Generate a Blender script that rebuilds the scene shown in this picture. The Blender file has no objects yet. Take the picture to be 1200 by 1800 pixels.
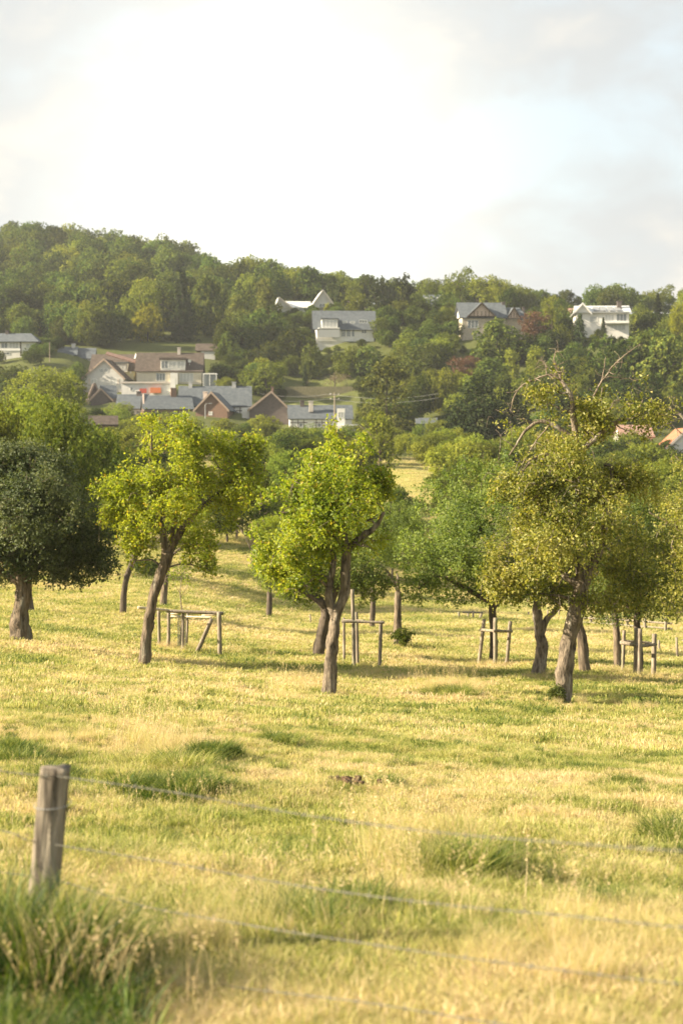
import bpy, math, random
import numpy as np

sc = bpy.context.scene
C = sc.collection
R = math.radians

# ------------------------------------------------------------------ camera, world, sun, exposure
FPX = 3000.0                       # focal length in photo pixels (1200 x 1800 photo)
CAMZ = 12.0
PITCH = math.atan(100.0 / FPX)     # level line at row 800
cam_d = bpy.data.cameras.new("camera")
cam = bpy.data.objects.new("camera", cam_d)
C.objects.link(cam)
cam.location = (0, 0, CAMZ)
cam.rotation_euler = (math.pi / 2 - PITCH, 0, 0)
cam_d.sensor_fit = 'VERTICAL'
cam_d.sensor_height = 36.0
cam_d.lens = 60.0
cam_d.clip_start = 0.05
cam_d.clip_end = 9000
cam_d.dof.use_dof = True
cam_d.dof.focus_distance = 22.0
cam_d.dof.aperture_fstop = 3.2
sc.camera = cam
sc.render.resolution_x, sc.render.resolution_y = 682, 1024

SUN_AZ, SUN_EL = 98.0, 24.0        # degrees left of the view direction, above the horizon
GLOW_PX = (470, 330)
world = bpy.data.worlds.new("World")
sc.world = world
world.use_nodes = True
wt = world.node_tree
for n in list(wt.nodes):
    wt.nodes.remove(n)
def WN(t, **k):
    n = wt.nodes.new(t)
    for a, b in k.items():
        setattr(n, a, b)
    return n
def wmath(op, a, b=None, c=None, clamp=False):
    n = WN('ShaderNodeMath', operation=op, use_clamp=clamp)
    for i, v in enumerate((a, b, c)):
        if v is None: continue
        if isinstance(v, (int, float)): n.inputs[i].default_value = v
        else: wt.links.new(v, n.inputs[i])
    return n.outputs[0]
def wmix(f, a, b, blend='MIX'):
    n = WN('ShaderNodeMix', data_type='RGBA', blend_type=blend)
    n.clamp_factor = True
    for i, v in ((0, f), (6, a), (7, b)):
        if isinstance(v, (int, float)): n.inputs[i].default_value = v
        elif isinstance(v, tuple): n.inputs[i].default_value = (*v, 1)
        else: wt.links.new(v, n.inputs[i])
    return n.outputs[2]
sky = WN('ShaderNodeTexSky', sky_type='NISHITA', sun_disc=False)
sky.sun_elevation = R(SUN_EL)
sky.sun_rotation = R(-SUN_AZ)
sky.air_density = 1.0; sky.dust_density = 2.0; sky.ozone_density = 1.0
tc = WN('ShaderNodeTexCoord')
mp = WN('ShaderNodeMapping'); mp.inputs['Scale'].default_value = (1, 1, 1.7)
mp.inputs['Location'].default_value = (0.35, 0.1, 0.16)
wt.links.new(tc.outputs['Generated'], mp.inputs[0])
def wnoise(scale, detail, rough, dist=0.0, off=0.0):
    n = WN('ShaderNodeTexNoise', noise_dimensions='4D')
    n.inputs['W'].default_value = off
    n.inputs['Scale'].default_value = scale; n.inputs['Detail'].default_value = detail
    n.inputs['Roughness'].default_value = rough; n.inputs['Distortion'].default_value = dist
    wt.links.new(mp.outputs[0], n.inputs['Vector'])
    return n.outputs[0]
def wrange(v, a, b, c=0.0, d=1.0, smooth=True):
    n = WN('ShaderNodeMapRange', interpolation_type='SMOOTHSTEP' if smooth else 'LINEAR')
    for i, x in enumerate((v, a, b, c, d)):
        if isinstance(x, (int, float)): n.inputs[i].default_value = x
        else: wt.links.new(x, n.inputs[i])
    return n.outputs[0]
BW, PW = 33.3, 6.6
big = wnoise(4.2, 5, 0.52, 0.5, BW)
puff = wnoise(11.0, 6, 0.55, 0.4, PW)
# bright glow painted into the cloud deck round one direction; the sun stands elsewhere
a_, b_ = (GLOW_PX[0] - 600) / FPX, (900 - GLOW_PX[1]) / FPX
gx, gy, gz = a_, math.cos(PITCH) + b_ * math.sin(PITCH), -math.sin(PITCH) + b_ * math.cos(PITCH)
gl = math.sqrt(gx * gx + gy * gy + gz * gz)
dotn = WN('ShaderNodeVectorMath', operation='DOT_PRODUCT')
wt.links.new(tc.outputs['Generated'], dotn.inputs[0])
dotn.inputs[1].default_value = (gx / gl, gy / gl, gz / gl)
glow = wmath('POWER', wmath('MAXIMUM', dotn.outputs['Value'], 0.0), 210.0)
cover = wrange(wmath('ADD', big, wmath('MULTIPLY', wmath('SUBTRACT', puff, 0.5), 0.45)), 0.36, 0.5)
lit = wrange(wmath('ADD', wmath('MULTIPLY', puff, 0.45), wmath('MULTIPLY', big, 0.55)), 0.49, 0.62)
cloud = wmix(lit, (1.9, 1.98, 2.0), (2.75, 2.55, 2.25))
clear = wmix(0.82, sky.outputs[0], (2.1, 2.3, 2.3))
base = wmix(cover, clear, cloud)
gcol = wmix(glow, (0, 0, 0), (2.3, 2.05, 1.5))
allc = wmix(1.0, base, gcol, 'ADD')
bg = WN('ShaderNodeBackground'); bg.inputs['Strength'].default_value = 0.1
out = WN('ShaderNodeOutputWorld')
wt.links.new(allc, bg.inputs['Color']); wt.links.new(bg.outputs[0], out.inputs[0])

sl = bpy.data.lights.new("sun", 'SUN')
sl.energy = 5.0; sl.angle = R(0.8); sl.color = (1.0, 0.84, 0.6)
sun = bpy.data.objects.new("sun", sl); C.objects.link(sun)
sun.rotation_euler = (math.pi / 2 - R(SUN_EL), 0, math.pi + R(SUN_AZ))
sun.location = (-60, 60, 60)
sc.view_settings.view_transform = 'Standard'
sc.view_settings.look = 'None'
sc.view_settings.exposure = 1.95
sc.view_settings.gamma = 1.0
sc.view_settings.use_curve_mapping = False
sc.cycles.max_bounces = 7
sc.cycles.diffuse_bounces = 3
sc.cycles.transmission_bounces = 5
sc.cycles.volume_bounces = 0
sc.cycles.transparent_max_bounces = 6
sc.cycles.use_denoising = True

# ------------------------------------------------------------------ picture rows and columns to places
cp, sp_ = math.cos(PITCH), math.sin(PITCH)
def P(px, py, Y):
    """World point seen at a photo column / row when it stands Y metres ahead."""
    a, b = (px - 600.0) / FPX, (900.0 - py) / FPX
    t = Y / (cp + b * sp_)
    return np.array([t * a, Y, CAMZ + t * (b * cp - sp_)])
def row_z(py, Y):
    return P(600, py, Y)[2]

rng = np.random.default_rng(7)
random.seed(7)

# ---- value noise
_tab = np.random.default_rng(99).random(4096)
def _h(ix, iy, iz):
    return _tab[(ix * 73856093 ^ iy * 19349663 ^ iz * 83492791) & 4095]
def vnoise(x, y, z=None, s=1.0):
    x = np.asarray(x, float) * s; y = np.asarray(y, float) * s
    z = np.zeros_like(x) if z is None else np.asarray(z, float) * s
    ix, iy, iz = np.floor(x).astype(np.int64), np.floor(y).astype(np.int64), np.floor(z).astype(np.int64)
    fx, fy, fz = x - ix, y - iy, z - iz
    fx, fy, fz = [f * f * (3 - 2 * f) for f in (fx, fy, fz)]
    r = 0
    for dx in (0, 1):
        for dy in (0, 1):
            for dz in (0, 1):
                w = (fx if dx else 1 - fx) * (fy if dy else 1 - fy) * (fz if dz else 1 - fz)
                r = r + w * _h(ix + dx, iy + dy, iz + dz)
    return r
def fnoise(x, y, z=None, s=1.0, o=3):
    r, a, t = 0, 1.0, 0
    for k in range(o):
        r = r + a * vnoise(np.asarray(x) + 17.3 * k, np.asarray(y) - 9.1 * k, z, s * 2 ** k); t += a; a *= 0.5
    return r / t

# ------------------------------------------------------------------ the lie of the land
CTRL = [(-700, 2500, 3), (600, 2500, 3), (1900, 2500, 3), (-700, 5600, 1), (600, 5600, 1), (1900, 5600, 1),
 (-400, 1640, 6.5), (90, 1690, 6.5), (600, 1700, 6.5), (1200, 1730, 6.3), (1700, 1760, 6.5),
 (0, 1480, 10), (600, 1500, 10), (1200, 1525, 10), (600, 1400, 13.5), (0, 1370, 13.5), (1250, 1430, 13.5),
 (600, 1300, 21), (0, 1262, 21), (1200, 1345, 21), (-600, 1240, 21), (1800, 1380, 21),
 (300, 1200, 35), (577, 1222, 38), (250, 1172, 44), (35, 1128, 46), (985, 1240, 36), (945, 1188, 46), (1027, 1183, 48),
 (865, 1168, 54), (560, 1152, 54), (1120, 1190, 49), (1085, 1180, 52), (1250, 1190, 50), (700, 1135, 62), (655, 1105, 75), (217, 1080, 68),
 (288, 1066, 72), (473, 1088, 85), (55, 1075, 66), (385, 1155, 52), (390, 1010, 105), (400, 962, 128), (600, 1062, 100),
 (840, 1082, 92), (1050, 1108, 80), (1150, 1085, 100), (900, 1052, 118), (1000, 1052, 125), (0, 1030, 88), (-400, 980, 90), (1700, 1120, 90), (-500, 1090, 50), (1700, 1200, 50),
 (730, 835, 215), (680, 900, 175), (200, 880, 165), (450, 880, 175), (1000, 930, 175), (1300, 930, 175), (-400, 850, 170), (1800, 930, 175),
 (600, 800, 290), (100, 770, 300), (1100, 815, 290), (-400, 740, 300), (1700, 815, 290),
 (0, 655, 430), (200, 712, 400), (180, 722, 398), (230, 748, 390), (160, 735, 375), (230, 762, 350), (160, 694, 425), (260, 752, 388), (300, 738, 385), (450, 758, 370), (600, 765, 365), (750, 770, 360), (1120, 800, 330), (1500, 800, 330),
 (300, 680, 425), (560, 708, 428), (560, 680, 450), (30, 628, 450), (130, 640, 440), (200, 612, 480), (607, 602, 480), (530, 556, 530),
 (760, 556, 530), (850, 583, 480), (1060, 582, 480), (900, 650, 440), (1100, 655, 430), (1000, 730, 370), (640, 650, 455), (750, 690, 420),
 (100, 600, 520), (0, 560, 590), (200, 560, 570), (400, 600, 500),
 (-300, 440, 780), (-50, 452, 740), (100, 470, 720), (200, 486, 700), (400, 512, 650), (600, 537, 600), (800, 545, 600), (950, 562, 560), (1200, 573, 545), (1600, 560, 560),
 (-400, 560, 1300), (600, 620, 1300), (1700, 620, 1300), (-400, 720, 3500), (600, 730, 3500), (1700, 730, 3500)]
_cp = np.array(CTRL, float)
_cx = np.stack([_cp[:, 0] / 420.0, np.log(_cp[:, 2]) * 1.9], 1)
_cv = np.array([row_z(r, y) - CAMZ for _, r, y in CTRL])
def _U(r2):
    return 0.5 * r2 * np.log(r2 + 1e-9)
_n = len(_cp)
_K = _U(((_cx[:, None] - _cx[None]) ** 2).sum(-1)) + np.eye(_n) * 1e-3
_Pm = np.concatenate([np.ones((_n, 1)), _cx], 1)
_A = np.block([[_K, _Pm], [_Pm.T, np.zeros((3, 3))]])
# metres at 5 m and at 500 m weigh alike when the drop is divided by the distance
_sol = np.linalg.solve(_A, np.concatenate([_cv / _cp[:, 2] ** 0.75, np.zeros(3)]))
def _tps(px, Y):
    q = np.stack([px / 420.0, np.log(Y) * 1.9], -1)
    out = np.empty(len(q))
    for i in range(0, len(q), 20000):
        s = q[i:i + 20000]
        k = _U(((s[:, None] - _cx[None]) ** 2).sum(-1))
        out[i:i + 20000] = k @ _sol[:_n] + _sol[_n] + s @ _sol[_n + 1:]
    return out * Y ** 0.75
def ground(x, y, bumps=True):
    x = np.atleast_1d(np.asarray(x, float)); y = np.atleast_1d(np.asarray(y, float))
    r = np.sqrt(x * x + y * y)
    front = y > 0.3 * r
    Y = np.where(front, np.maximum(y, 0.9), np.maximum(r * 0.55, 0.9))
    px = 600 + FPX * x / np.maximum(Y, 0.9)
    px = np.clip(np.where(front, px, np.sign(x) * 9999 + 600), -700, 1900)
    z = _tps(px, np.minimum(Y, 3500))
    back = np.clip((-y / np.maximum(r, 1e-3) - 0.0), 0, 1)
    z = z * (1 - back) + back * (-1.6 + 0.02 * r)
    if bumps:
        f = np.clip((r - 3) / 6, 0, 1) * np.clip((170 - r) / 60, 0.0, 1)
        z = z + f * ((fnoise(x, y, s=0.75, o=3) - 0.5) * 0.13 + (fnoise(x + 31, y, s=2.4, o=3) - 0.5) * 0.17)
        g = np.clip((r - 150) / 100, 0, 1)
        z = z + g * (fnoise(x, y, s=0.03, o=3) - 0.5) * 1.6
    return z + CAMZ
def G(px, Y):
    """Point of the ground seen in that column, Y metres ahead."""
    x = (px - 600) / FPX * Y / cp
    return np.array([x, Y, float(ground(x, Y)[0])])

# ------------------------------------------------------------------ mesh helpers
def np_mesh(name, v, f, mat=None, smooth=False):
    v = np.asarray(v, np.float32).reshape(-1, 3); f = np.asarray(f, np.int32)
    k = f.shape[1]
    me = bpy.data.meshes.new(name)
    me.vertices.add(len(v)); me.vertices.foreach_set('co', v.ravel())
    me.loops.add(f.size); me.loops.foreach_set('vertex_index', f.ravel())
    me.polygons.add(len(f))
    me.polygons.foreach_set('loop_start', np.arange(0, f.size, k, dtype=np.int32))
    me.polygons.foreach_set('loop_total', np.full(len(f), k, np.int32))
    me.polygons.foreach_set('use_smooth', np.full(len(f), smooth, bool))
    me.update(calc_edges=True)
    if mat: me.materials.append(mat)
    return me
def link(name, me, parent=None, loc=(0, 0, 0), rot=(0, 0, 0)):
    o = bpy.data.objects.new(name, me); C.objects.link(o)
    o.parent = parent; o.location = loc; o.rotation_euler = rot
    return o
def tag(o, label=None, cat=None, group=None, kind=None):
    if label: o['label'] = label
    if cat: o['category'] = cat
    if group: o['group'] = group
    if kind: o['kind'] = kind
    return o
def empty(name, loc, rz=0.0, **k):
    o = bpy.data.objects.new(name, None); C.objects.link(o)
    o.empty_display_size = 0.3
    o.location = tuple(float(c) for c in loc); o.rotation_euler = (0, 0, rz)
    return tag(o, **k)

class MB:
    """Collects boxes, prisms and tubes of one part (quads only)."""
    def __init__(s): s.v = []; s.f = []; s.n = 0
    def add(s, v, f):
        v = np.asarray(v, float).reshape(-1, 3); f = np.asarray(f, int)
        s.v.append(v); s.f.append(f + s.n); s.n += len(v); return s
    def box(s, x0, x1, y0, y1, z0, z1):
        v = [(x, y, z) for z in (z0, z1) for y in (y0, y1) for x in (x0, x1)]
        return s.add(v, [(0, 2, 3, 1), (4, 5, 7, 6), (0, 1, 5, 4), (2, 6, 7, 3), (0, 4, 6, 2), (1, 3, 7, 5)])
    def slab(s, a, b, c, d, t):
        """quad a b c d (outer face, counter-clockwise) with thickness t below it"""
        p = np.array([a, b, c, d], float); n = np.cross(p[1] - p[0], p[3] - p[0]); n /= np.linalg.norm(n)
        q = p - n * t
        return s.add(np.concatenate([p, q]), [(0, 1, 2, 3), (7, 6, 5, 4), (0, 4, 5, 1), (1, 5, 6, 2), (2, 6, 7, 3), (3, 7, 4, 0)])
    def tube(s, pts, rad, n=7, cap=True):
        v, f = tube(pts, rad, n); return s.add(v, f)
    def build(s, name, mat, parent=None, loc=(0, 0, 0), smooth=False):
        return link(name, np_mesh(name, np.concatenate(s.v), np.concatenate(s.f), mat, smooth), parent, loc)
def tube(pts, rad, n=7, wob=0.0, seed=0):
    pts = np.asarray(pts, float); m = len(pts)
    rad = np.broadcast_to(np.asarray(rad, float), (m,))
    t = np.gradient(pts, axis=0) if m > 2 else np.tile(pts[1] - pts[0], (2, 1))
    t /= np.linalg.norm(t, axis=1, keepdims=True) + 1e-9
    ref = np.array([0.31, 0.17, 0.93]) if abs(t[:, 2]).mean() < 0.8 else np.array([0.95, 0.2, 0.1])
    u = np.cross(t, ref); u /= np.linalg.norm(u, axis=1, keepdims=True) + 1e-9
    w = np.cross(t, u)
    a = np.arange(n) * 2 * np.pi / n
    rr = rad[:, None] * np.ones((m, n))
    if wob:
        L = np.concatenate([[0], np.cumsum(np.linalg.norm(np.diff(pts, axis=0), axis=1))])
        rr = rr * (1 + wob * (vnoise(L[:, None] * 5 + 0 * a, np.cos(a)[None] * 1.6 + seed + 0 * L[:, None], np.sin(a)[None] * 1.6 + 0 * L[:, None]) - 0.5)
                   + wob * 0.7 * (vnoise(L[:, None] * 1.2 + 0 * a, np.cos(a)[None] * 3.2 + seed + 7 + 0 * L[:, None], np.sin(a)[None] * 3.2 + 0 * L[:, None]) - 0.5))
    v = pts[:, None] + rr[..., None] * (np.cos(a)[None, :, None] * u[:, None] + np.sin(a)[None, :, None] * w[:, None])
    v = v.reshape(-1, 3)
    i = np.arange(m - 1)[:, None] * n; j = np.arange(n)[None]; k = (j + 1) % n
    f = np.stack([i + j, i + k, i + n + k, i + n + j], -1).reshape(-1, 4)
    # closed ends: collapse to a centre point
    c0, c1 = len(v), len(v) + 1
    v = np.concatenate([v, pts[:1], pts[-1:]])
    j = np.arange(n); k = (j + 1) % n; e = (m - 1) * n
    ends = [(c0, k[q], j[q], c0) for q in range(n)] + [(c1, e + j[q], e + k[q], c1) for q in range(n)]
    ends = []
    for q in range(0, n - 1, 2):       # quads only: fan pairs
        ends.append((c0, (q + 2) % n, q + 1, q)); ends.append((c1, e + q, e + q + 1, e + (q + 2) % n))
    return v, np.concatenate([f, np.array(ends)])
def smooth_path(pts, rad, step=0.12):
    pts = np.asarray(pts, float); rad = np.asarray(rad, float)
    if len(pts) < 3:
        k = max(2, int(np.linalg.norm(pts[-1] - pts[0]) / step)); t = np.linspace(0, 1, k)[:, None]
        return pts[0] * (1 - t) + pts[-1] * t, np.interp(t[:, 0], [0, 1], rad)
    P4 = np.concatenate([[2 * pts[0] - pts[1]], pts, [2 * pts[-1] - pts[-2]]])
    op, orr = [], []
    for i in range(len(pts) - 1):
        L = np.linalg.norm(pts[i + 1] - pts[i]); k = max(2, int(L / step))
        t = np.linspace(0, 1, k, endpoint=(i == len(pts) - 2))[:, None]
        a, b, c, d = P4[i:i + 4]
        op.append(0.5 * (2 * b + (c - a) * t + (2 * a - 5 * b + 4 * c - d) * t ** 2 + (3 * b - a - 3 * c + d) * t ** 3))
        orr.append(rad[i] + (rad[i + 1] - rad[i]) * t[:, 0])
    return np.concatenate(op), np.concatenate(orr)

# ------------------------------------------------------------------ materials
def new_mat(name):
    m = bpy.data.materials.new(name); m.use_nodes = True
    nt = m.node_tree; nt.nodes.clear()
    return m, nt
class NT:
    def __init__(s, nt): s.t = nt
    def n(s, typ, **k):
        x = s.t.nodes.new(typ)
        for a, b in k.items(): setattr(x, a, b)
        return x
    def l(s, a, b): s.t.links.new(a, b)
    def put(s, sock, v):
        if hasattr(v, 'is_linked') or hasattr(v, 'links'): s.l(v, sock)
        elif isinstance(v, tuple) and len(v) == 3 and sock.type == 'RGBA': sock.default_value = (*v, 1)
        else: sock.default_value = v
    def mix(s, f, a, b, blend='MIX'):
        x = s.n('ShaderNodeMix', data_type='RGBA', blend_type=blend)
        s.put(x.inputs[0], f); s.put(x.inputs[6], a); s.put(x.inputs[7], b); return x.outputs[2]
    def math(s, op, a, b=0.0, clamp=False):
        x = s.n('ShaderNodeMath', operation=op, use_clamp=clamp)
        s.put(x.inputs[0], a); s.put(x.inputs[1], b); return x.outputs[0]
    def noise(s, scale, detail=3, rough=0.55, vec=None, dist=0.0):
        x = s.n('ShaderNodeTexNoise'); x.inputs['Scale'].default_value = scale
        x.inputs['Detail'].default_value = detail; x.inputs['Roughness'].default_value = rough
        x.inputs['Distortion'].default_value = dist
        if vec is not None: s.l(vec, x.inputs['Vector'])
        return x.outputs[0]
    def rng(s, v, a, b, c=0.0, d=1.0):
        x = s.n('ShaderNodeMapRange'); s.put(x.inputs[0], v)
        for i, q in enumerate((a, b, c, d)): x.inputs[i + 1].default_value = q
        return x.outputs[0]
    def ramp(s, f, stops):
        x = s.n('ShaderNodeValToRGB'); e = x.color_ramp.elements
        while len(e) < len(stops): e.new(0.5)
        for q, (p, c) in zip(e, stops): q.position = p; q.color = (*c, 1)
        s.put(x.inputs[0], f); return x.outputs[0]
def coord(t, scale=None, world_space=False):
    c = t.n('ShaderNodeNewGeometry').outputs['Position'] if world_space else t.n('ShaderNodeTexCoord').outputs['Object']
    if scale:
        m = t.n('ShaderNodeMapping'); m.inputs['Scale'].default_value = scale; t.l(c, m.inputs[0]); c = m.outputs[0]
    return c
def surf_mat(name, c1, c2, scale=3.0, rough=0.85, bump=0.0, bscale=None, stretch=None, c3=None, spec=0.3, metallic=0.0):
    m, nt = new_mat(name); t = NT(nt)
    co = coord(t, stretch)
    nz = t.noise(scale, 5, 0.6, co)
    col = t.mix(t.rng(nz, 0.35, 0.65), c1, c2)
    if c3: col = t.mix(t.rng(t.noise(scale * 0.37, 4, 0.6, co), 0.55, 0.68), col, c3)
    b = t.n('ShaderNodeBsdfPrincipled'); t.put(b.inputs['Base Color'], col)
    b.inputs['Roughness'].default_value = rough; b.inputs['Specular IOR Level'].default_value = spec
    b.inputs['Metallic'].default_value = metallic
    if bump:
        bp = t.n('ShaderNodeBump'); bp.inputs['Strength'].default_value = 1.0; bp.inputs['Distance'].default_value = bump
        t.l(t.noise(bscale or scale * 3, 5, 0.65, co), bp.inputs['Height']); t.l(bp.outputs[0], b.inputs['Normal'])
    o = t.n('ShaderNodeOutputMaterial'); t.l(b.outputs[0], o.inputs[0])
    return m
def leaf_mat(name, dark, mid, light, trans=0.45, tcol=None, rough=0.5, spec=0.35, patch=0.6, vary=0.35, odd=None):
    """leaf: colour differs leaf by leaf, by twig and by tree; lets light through"""
    m, nt = new_mat(name); t = NT(nt)
    isl = t.n('ShaderNodeNewGeometry').outputs['Random Per Island']
    oi = t.n('ShaderNodeObjectInfo').outputs['Random']
    cl = t.rng(t.noise(patch, 2, 0.5, coord(t)), 0.3, 0.7)
    f = t.math('ADD', t.math('MULTIPLY', isl, 0.55), t.math('MULTIPLY', cl, 0.45))
    col = t.ramp(f, [(0.12, dark), (0.5, mid), (0.9, light)])
    hs = t.n('ShaderNodeHueSaturation'); t.l(col, hs.inputs['Color'])
    t.l(t.rng(oi, 0, 1, 0.5 - 0.022 * vary, 0.5 + 0.022 * vary), hs.inputs['Hue'])
    rot = t.math('FRACT', t.math('MULTIPLY', oi, 7.13))
    t.l(t.rng(rot, 0, 1, 1 - 0.6 * vary, 1 + 0.6 * vary), hs.inputs['Value'])
    col = hs.outputs[0]
    if odd:
        col = t.mix(t.math('GREATER_THAN', isl, 1 - odd[0]), col, odd[1])
    b = t.n('ShaderNodeBsdfPrincipled'); t.l(col, b.inputs['Base Color'])
    b.inputs['Roughness'].default_value = rough; b.inputs['Specular IOR Level'].default_value = spec
    tr = t.n('ShaderNodeBsdfTranslucent')
    t.put(tr.inputs[0], t.mix(1.0, col, tcol or (1.5, 1.45, 0.7), 'MULTIPLY'))
    mx = t.n('ShaderNodeMixShader'); mx.inputs[0].default_value = trans
    t.l(b.outputs[0], mx.inputs[1]); t.l(tr.outputs[0], mx.inputs[2])
    o = t.n('ShaderNodeOutputMaterial'); t.l(mx.outputs[0], o.inputs[0])
    return m

M = {}
M['bark'] = surf_mat('bark', (0.04, 0.032, 0.023), (0.21, 0.165, 0.12), 14, 0.9, 0.05, 26, (1, 1, 0.16), (0.2, 0.19, 0.15))
M['bark_pale'] = surf_mat('bark_pale', (0.045, 0.036, 0.027), (0.25, 0.205, 0.155), 14, 0.9, 0.05, 26, (1, 1, 0.25), (0.36, 0.33, 0.28))
M['bark_dark'] = surf_mat('bark_dark', (0.05, 0.04, 0.03), (0.12, 0.095, 0.075), 7, 0.9, 0.02, 16, (1, 1, 0.25))
M['twig'] = surf_mat('twig', (0.13, 0.1, 0.075), (0.25, 0.21, 0.16), 6, 0.85)
M['old_wood'] = surf_mat('old_wood', (0.11, 0.09, 0.07), (0.31, 0.265, 0.21), 24, 0.9, 0.006, 30, (1, 1, 0.12), (0.2, 0.21, 0.13))
M['fresh_wood'] = surf_mat('fresh_wood', (0.42, 0.35, 0.24), (0.6, 0.52, 0.38), 14, 0.85, 0.004, 30, (1, 1, 0.15))
M['post_wood'] = surf_mat('post_wood', (0.035, 0.028, 0.022), (0.29, 0.25, 0.2), 24, 0.9, 0.012, 55, (1, 1, 0.1), (0.4, 0.36, 0.28))
M['wire'] = surf_mat('wire', (0.1, 0.098, 0.085), (0.17, 0.165, 0.14), 40, 0.8)
M['mesh_wire'] = surf_mat('mesh_wire', (0.22, 0.22, 0.2), (0.3, 0.3, 0.28), 40, 0.5, metallic=0.6)
M['soil'] = surf_mat('soil', (0.06, 0.035, 0.022), (0.16, 0.1, 0.06), 25, 0.95, 0.02, 60)

L = {}
L['pear'] = leaf_mat('pear_leaves', (0.09, 0.145, 0.016), (0.22, 0.28, 0.026), (0.42, 0.43, 0.05), 0.5, odd=(0.04, (0.32, 0.27, 0.04)), vary=0.1)
L['pear_yellow'] = leaf_mat('yellow_pear_leaves', (0.11, 0.15, 0.014), (0.22, 0.27, 0.026), (0.38, 0.39, 0.045), 0.55, odd=(0.03, (0.36, 0.27, 0.04)), vary=0.1)
L['silver'] = leaf_mat('grey_green_leaves', (0.035, 0.055, 0.024), (0.08, 0.105, 0.045), (0.17, 0.19, 0.1), 0.3, rough=0.6, spec=0.25, vary=0.1)
L['olive'] = leaf_mat('olive_leaves', (0.065, 0.09, 0.018), (0.2, 0.22, 0.04), (0.4, 0.38, 0.11), 0.45, rough=0.5, spec=0.4, odd=(0.04, (0.36, 0.31, 0.12)), vary=0.1)
L['apple'] = leaf_mat('apple_leaves', (0.05, 0.08, 0.02), (0.115, 0.155, 0.035), (0.23, 0.27, 0.07), 0.45, rough=0.55, spec=0.3, vary=0.4)
L['mid'] = leaf_mat('orchard_leaves', (0.05, 0.085, 0.016), (0.12, 0.165, 0.028), (0.24, 0.26, 0.045), 0.34, rough=0.8, spec=0.08, patch=0.4, vary=0.9)
L['midlight'] = leaf_mat('light_orchard_leaves', (0.075, 0.1, 0.02), (0.155, 0.18, 0.035), (0.27, 0.29, 0.055), 0.42, rough=0.8, spec=0.08, patch=0.4, vary=0.6)
L['far'] = leaf_mat('woodland_leaves', (0.028, 0.052, 0.016), (0.085, 0.12, 0.026), (0.21, 0.225, 0.042), 0.28, rough=0.9, spec=0.04, patch=0.15, vary=0.9)
L['farlight'] = leaf_mat('light_woodland_leaves', (0.09, 0.12, 0.022), (0.18, 0.21, 0.036), (0.3, 0.31, 0.055), 0.35, rough=0.9, spec=0.04, patch=0.15, vary=0.6)
L['yellow'] = leaf_mat('yellowing_leaves', (0.13, 0.15, 0.018), (0.24, 0.25, 0.025), (0.38, 0.34, 0.035), 0.42, rough=0.9, spec=0.04, patch=0.2, vary=0.3)
L['conifer'] = leaf_mat('conifer_needles', (0.02, 0.034, 0.014), (0.042, 0.06, 0.022), (0.08, 0.095, 0.03), 0.15, rough=0.9, spec=0.04, patch=0.2, vary=0.8)
L['pine'] = leaf_mat('pine_needles', (0.06, 0.08, 0.024), (0.13, 0.15, 0.036), (0.24, 0.24, 0.06), 0.25, rough=0.9, spec=0.04, patch=0.2, vary=0.5)
L['copper'] = leaf_mat('copper_leaves', (0.07, 0.035, 0.022), (0.13, 0.065, 0.038), (0.2, 0.1, 0.055), 0.3, patch=0.2, vary=0.3)
L['brown'] = leaf_mat('brown_leaves', (0.1, 0.075, 0.05), (0.16, 0.125, 0.085), (0.22, 0.18, 0.12), 0.2, patch=0.2, vary=0.3)

def unit(v): return v / (np.linalg.norm(v, axis=-1, keepdims=True) + 1e-9)
def leaves(c, size, g, up=0.35, out=None, outw=0.0, w=0.62, droop=0.0):
    """one folded, pointed leaf (a quad) at each point"""
    n = len(c)
    nor = unit(g.normal(size=(n, 3)) + np.array([0, 0, up * 1.6]) + (0 if out is None else out * outw))
    ax = g.normal(size=(n, 3)) + np.array([0, 0, -droop]); ax = unit(ax - (ax * nor).sum(1, keepdims=True) * nor)
    sd = np.cross(nor, ax)
    s = (size * g.uniform(0.65, 1.3, n))[:, None]
    a = c - ax * s * 0.5; b = c + ax * s * 0.5
    k = sd * s * w * 0.5; h = nor * s * 0.14
    v = np.stack([a, c + k + h - ax * s * .08, b, c - k + h - ax * s * .08], 1).reshape(-1, 3)
    return v, np.arange(4 * n).reshape(n, 4)
def in_lobes(lob, n, g, shell=0.5):
    """n points in a set of ellipsoids (centre, radii), denser towards their skins"""
    lob = np.asarray(lob, float); vol = (lob[:, 3] * lob[:, 4] * lob[:, 5]) ** 0.75
    i = g.choice(len(lob), n, p=vol / vol.sum())
    d = unit(g.normal(size=(n, 3))); r = g.random(n) ** (1 / 3 * (1 - shell) + 0.02)
    r = r * g.uniform(0.93, 1.1, n)
    return lob[i, :3] + d * lob[i, 3:] * r[:, None], d, i
def ragged(lob, g, k, a=0.1, b=0.26, reach=1.12):
    """small shoots standing out of the skin of the crown masses"""
    p, d, i = in_lobes(lob, k, g, 1.0); out = []
    for q, dd, j in zip(p, d, i):
        c = np.array(lob[j][:3]); q = c + (q - c) * g.uniform(.95, reach); r = g.uniform(a, b)
        up_ = abs(dd[2])
        out.append((*q, r * (1.3 - .6 * up_), r * (1.1 - .4 * up_), r * (.7 + .9 * up_)))
    return list(lob) + out
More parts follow.
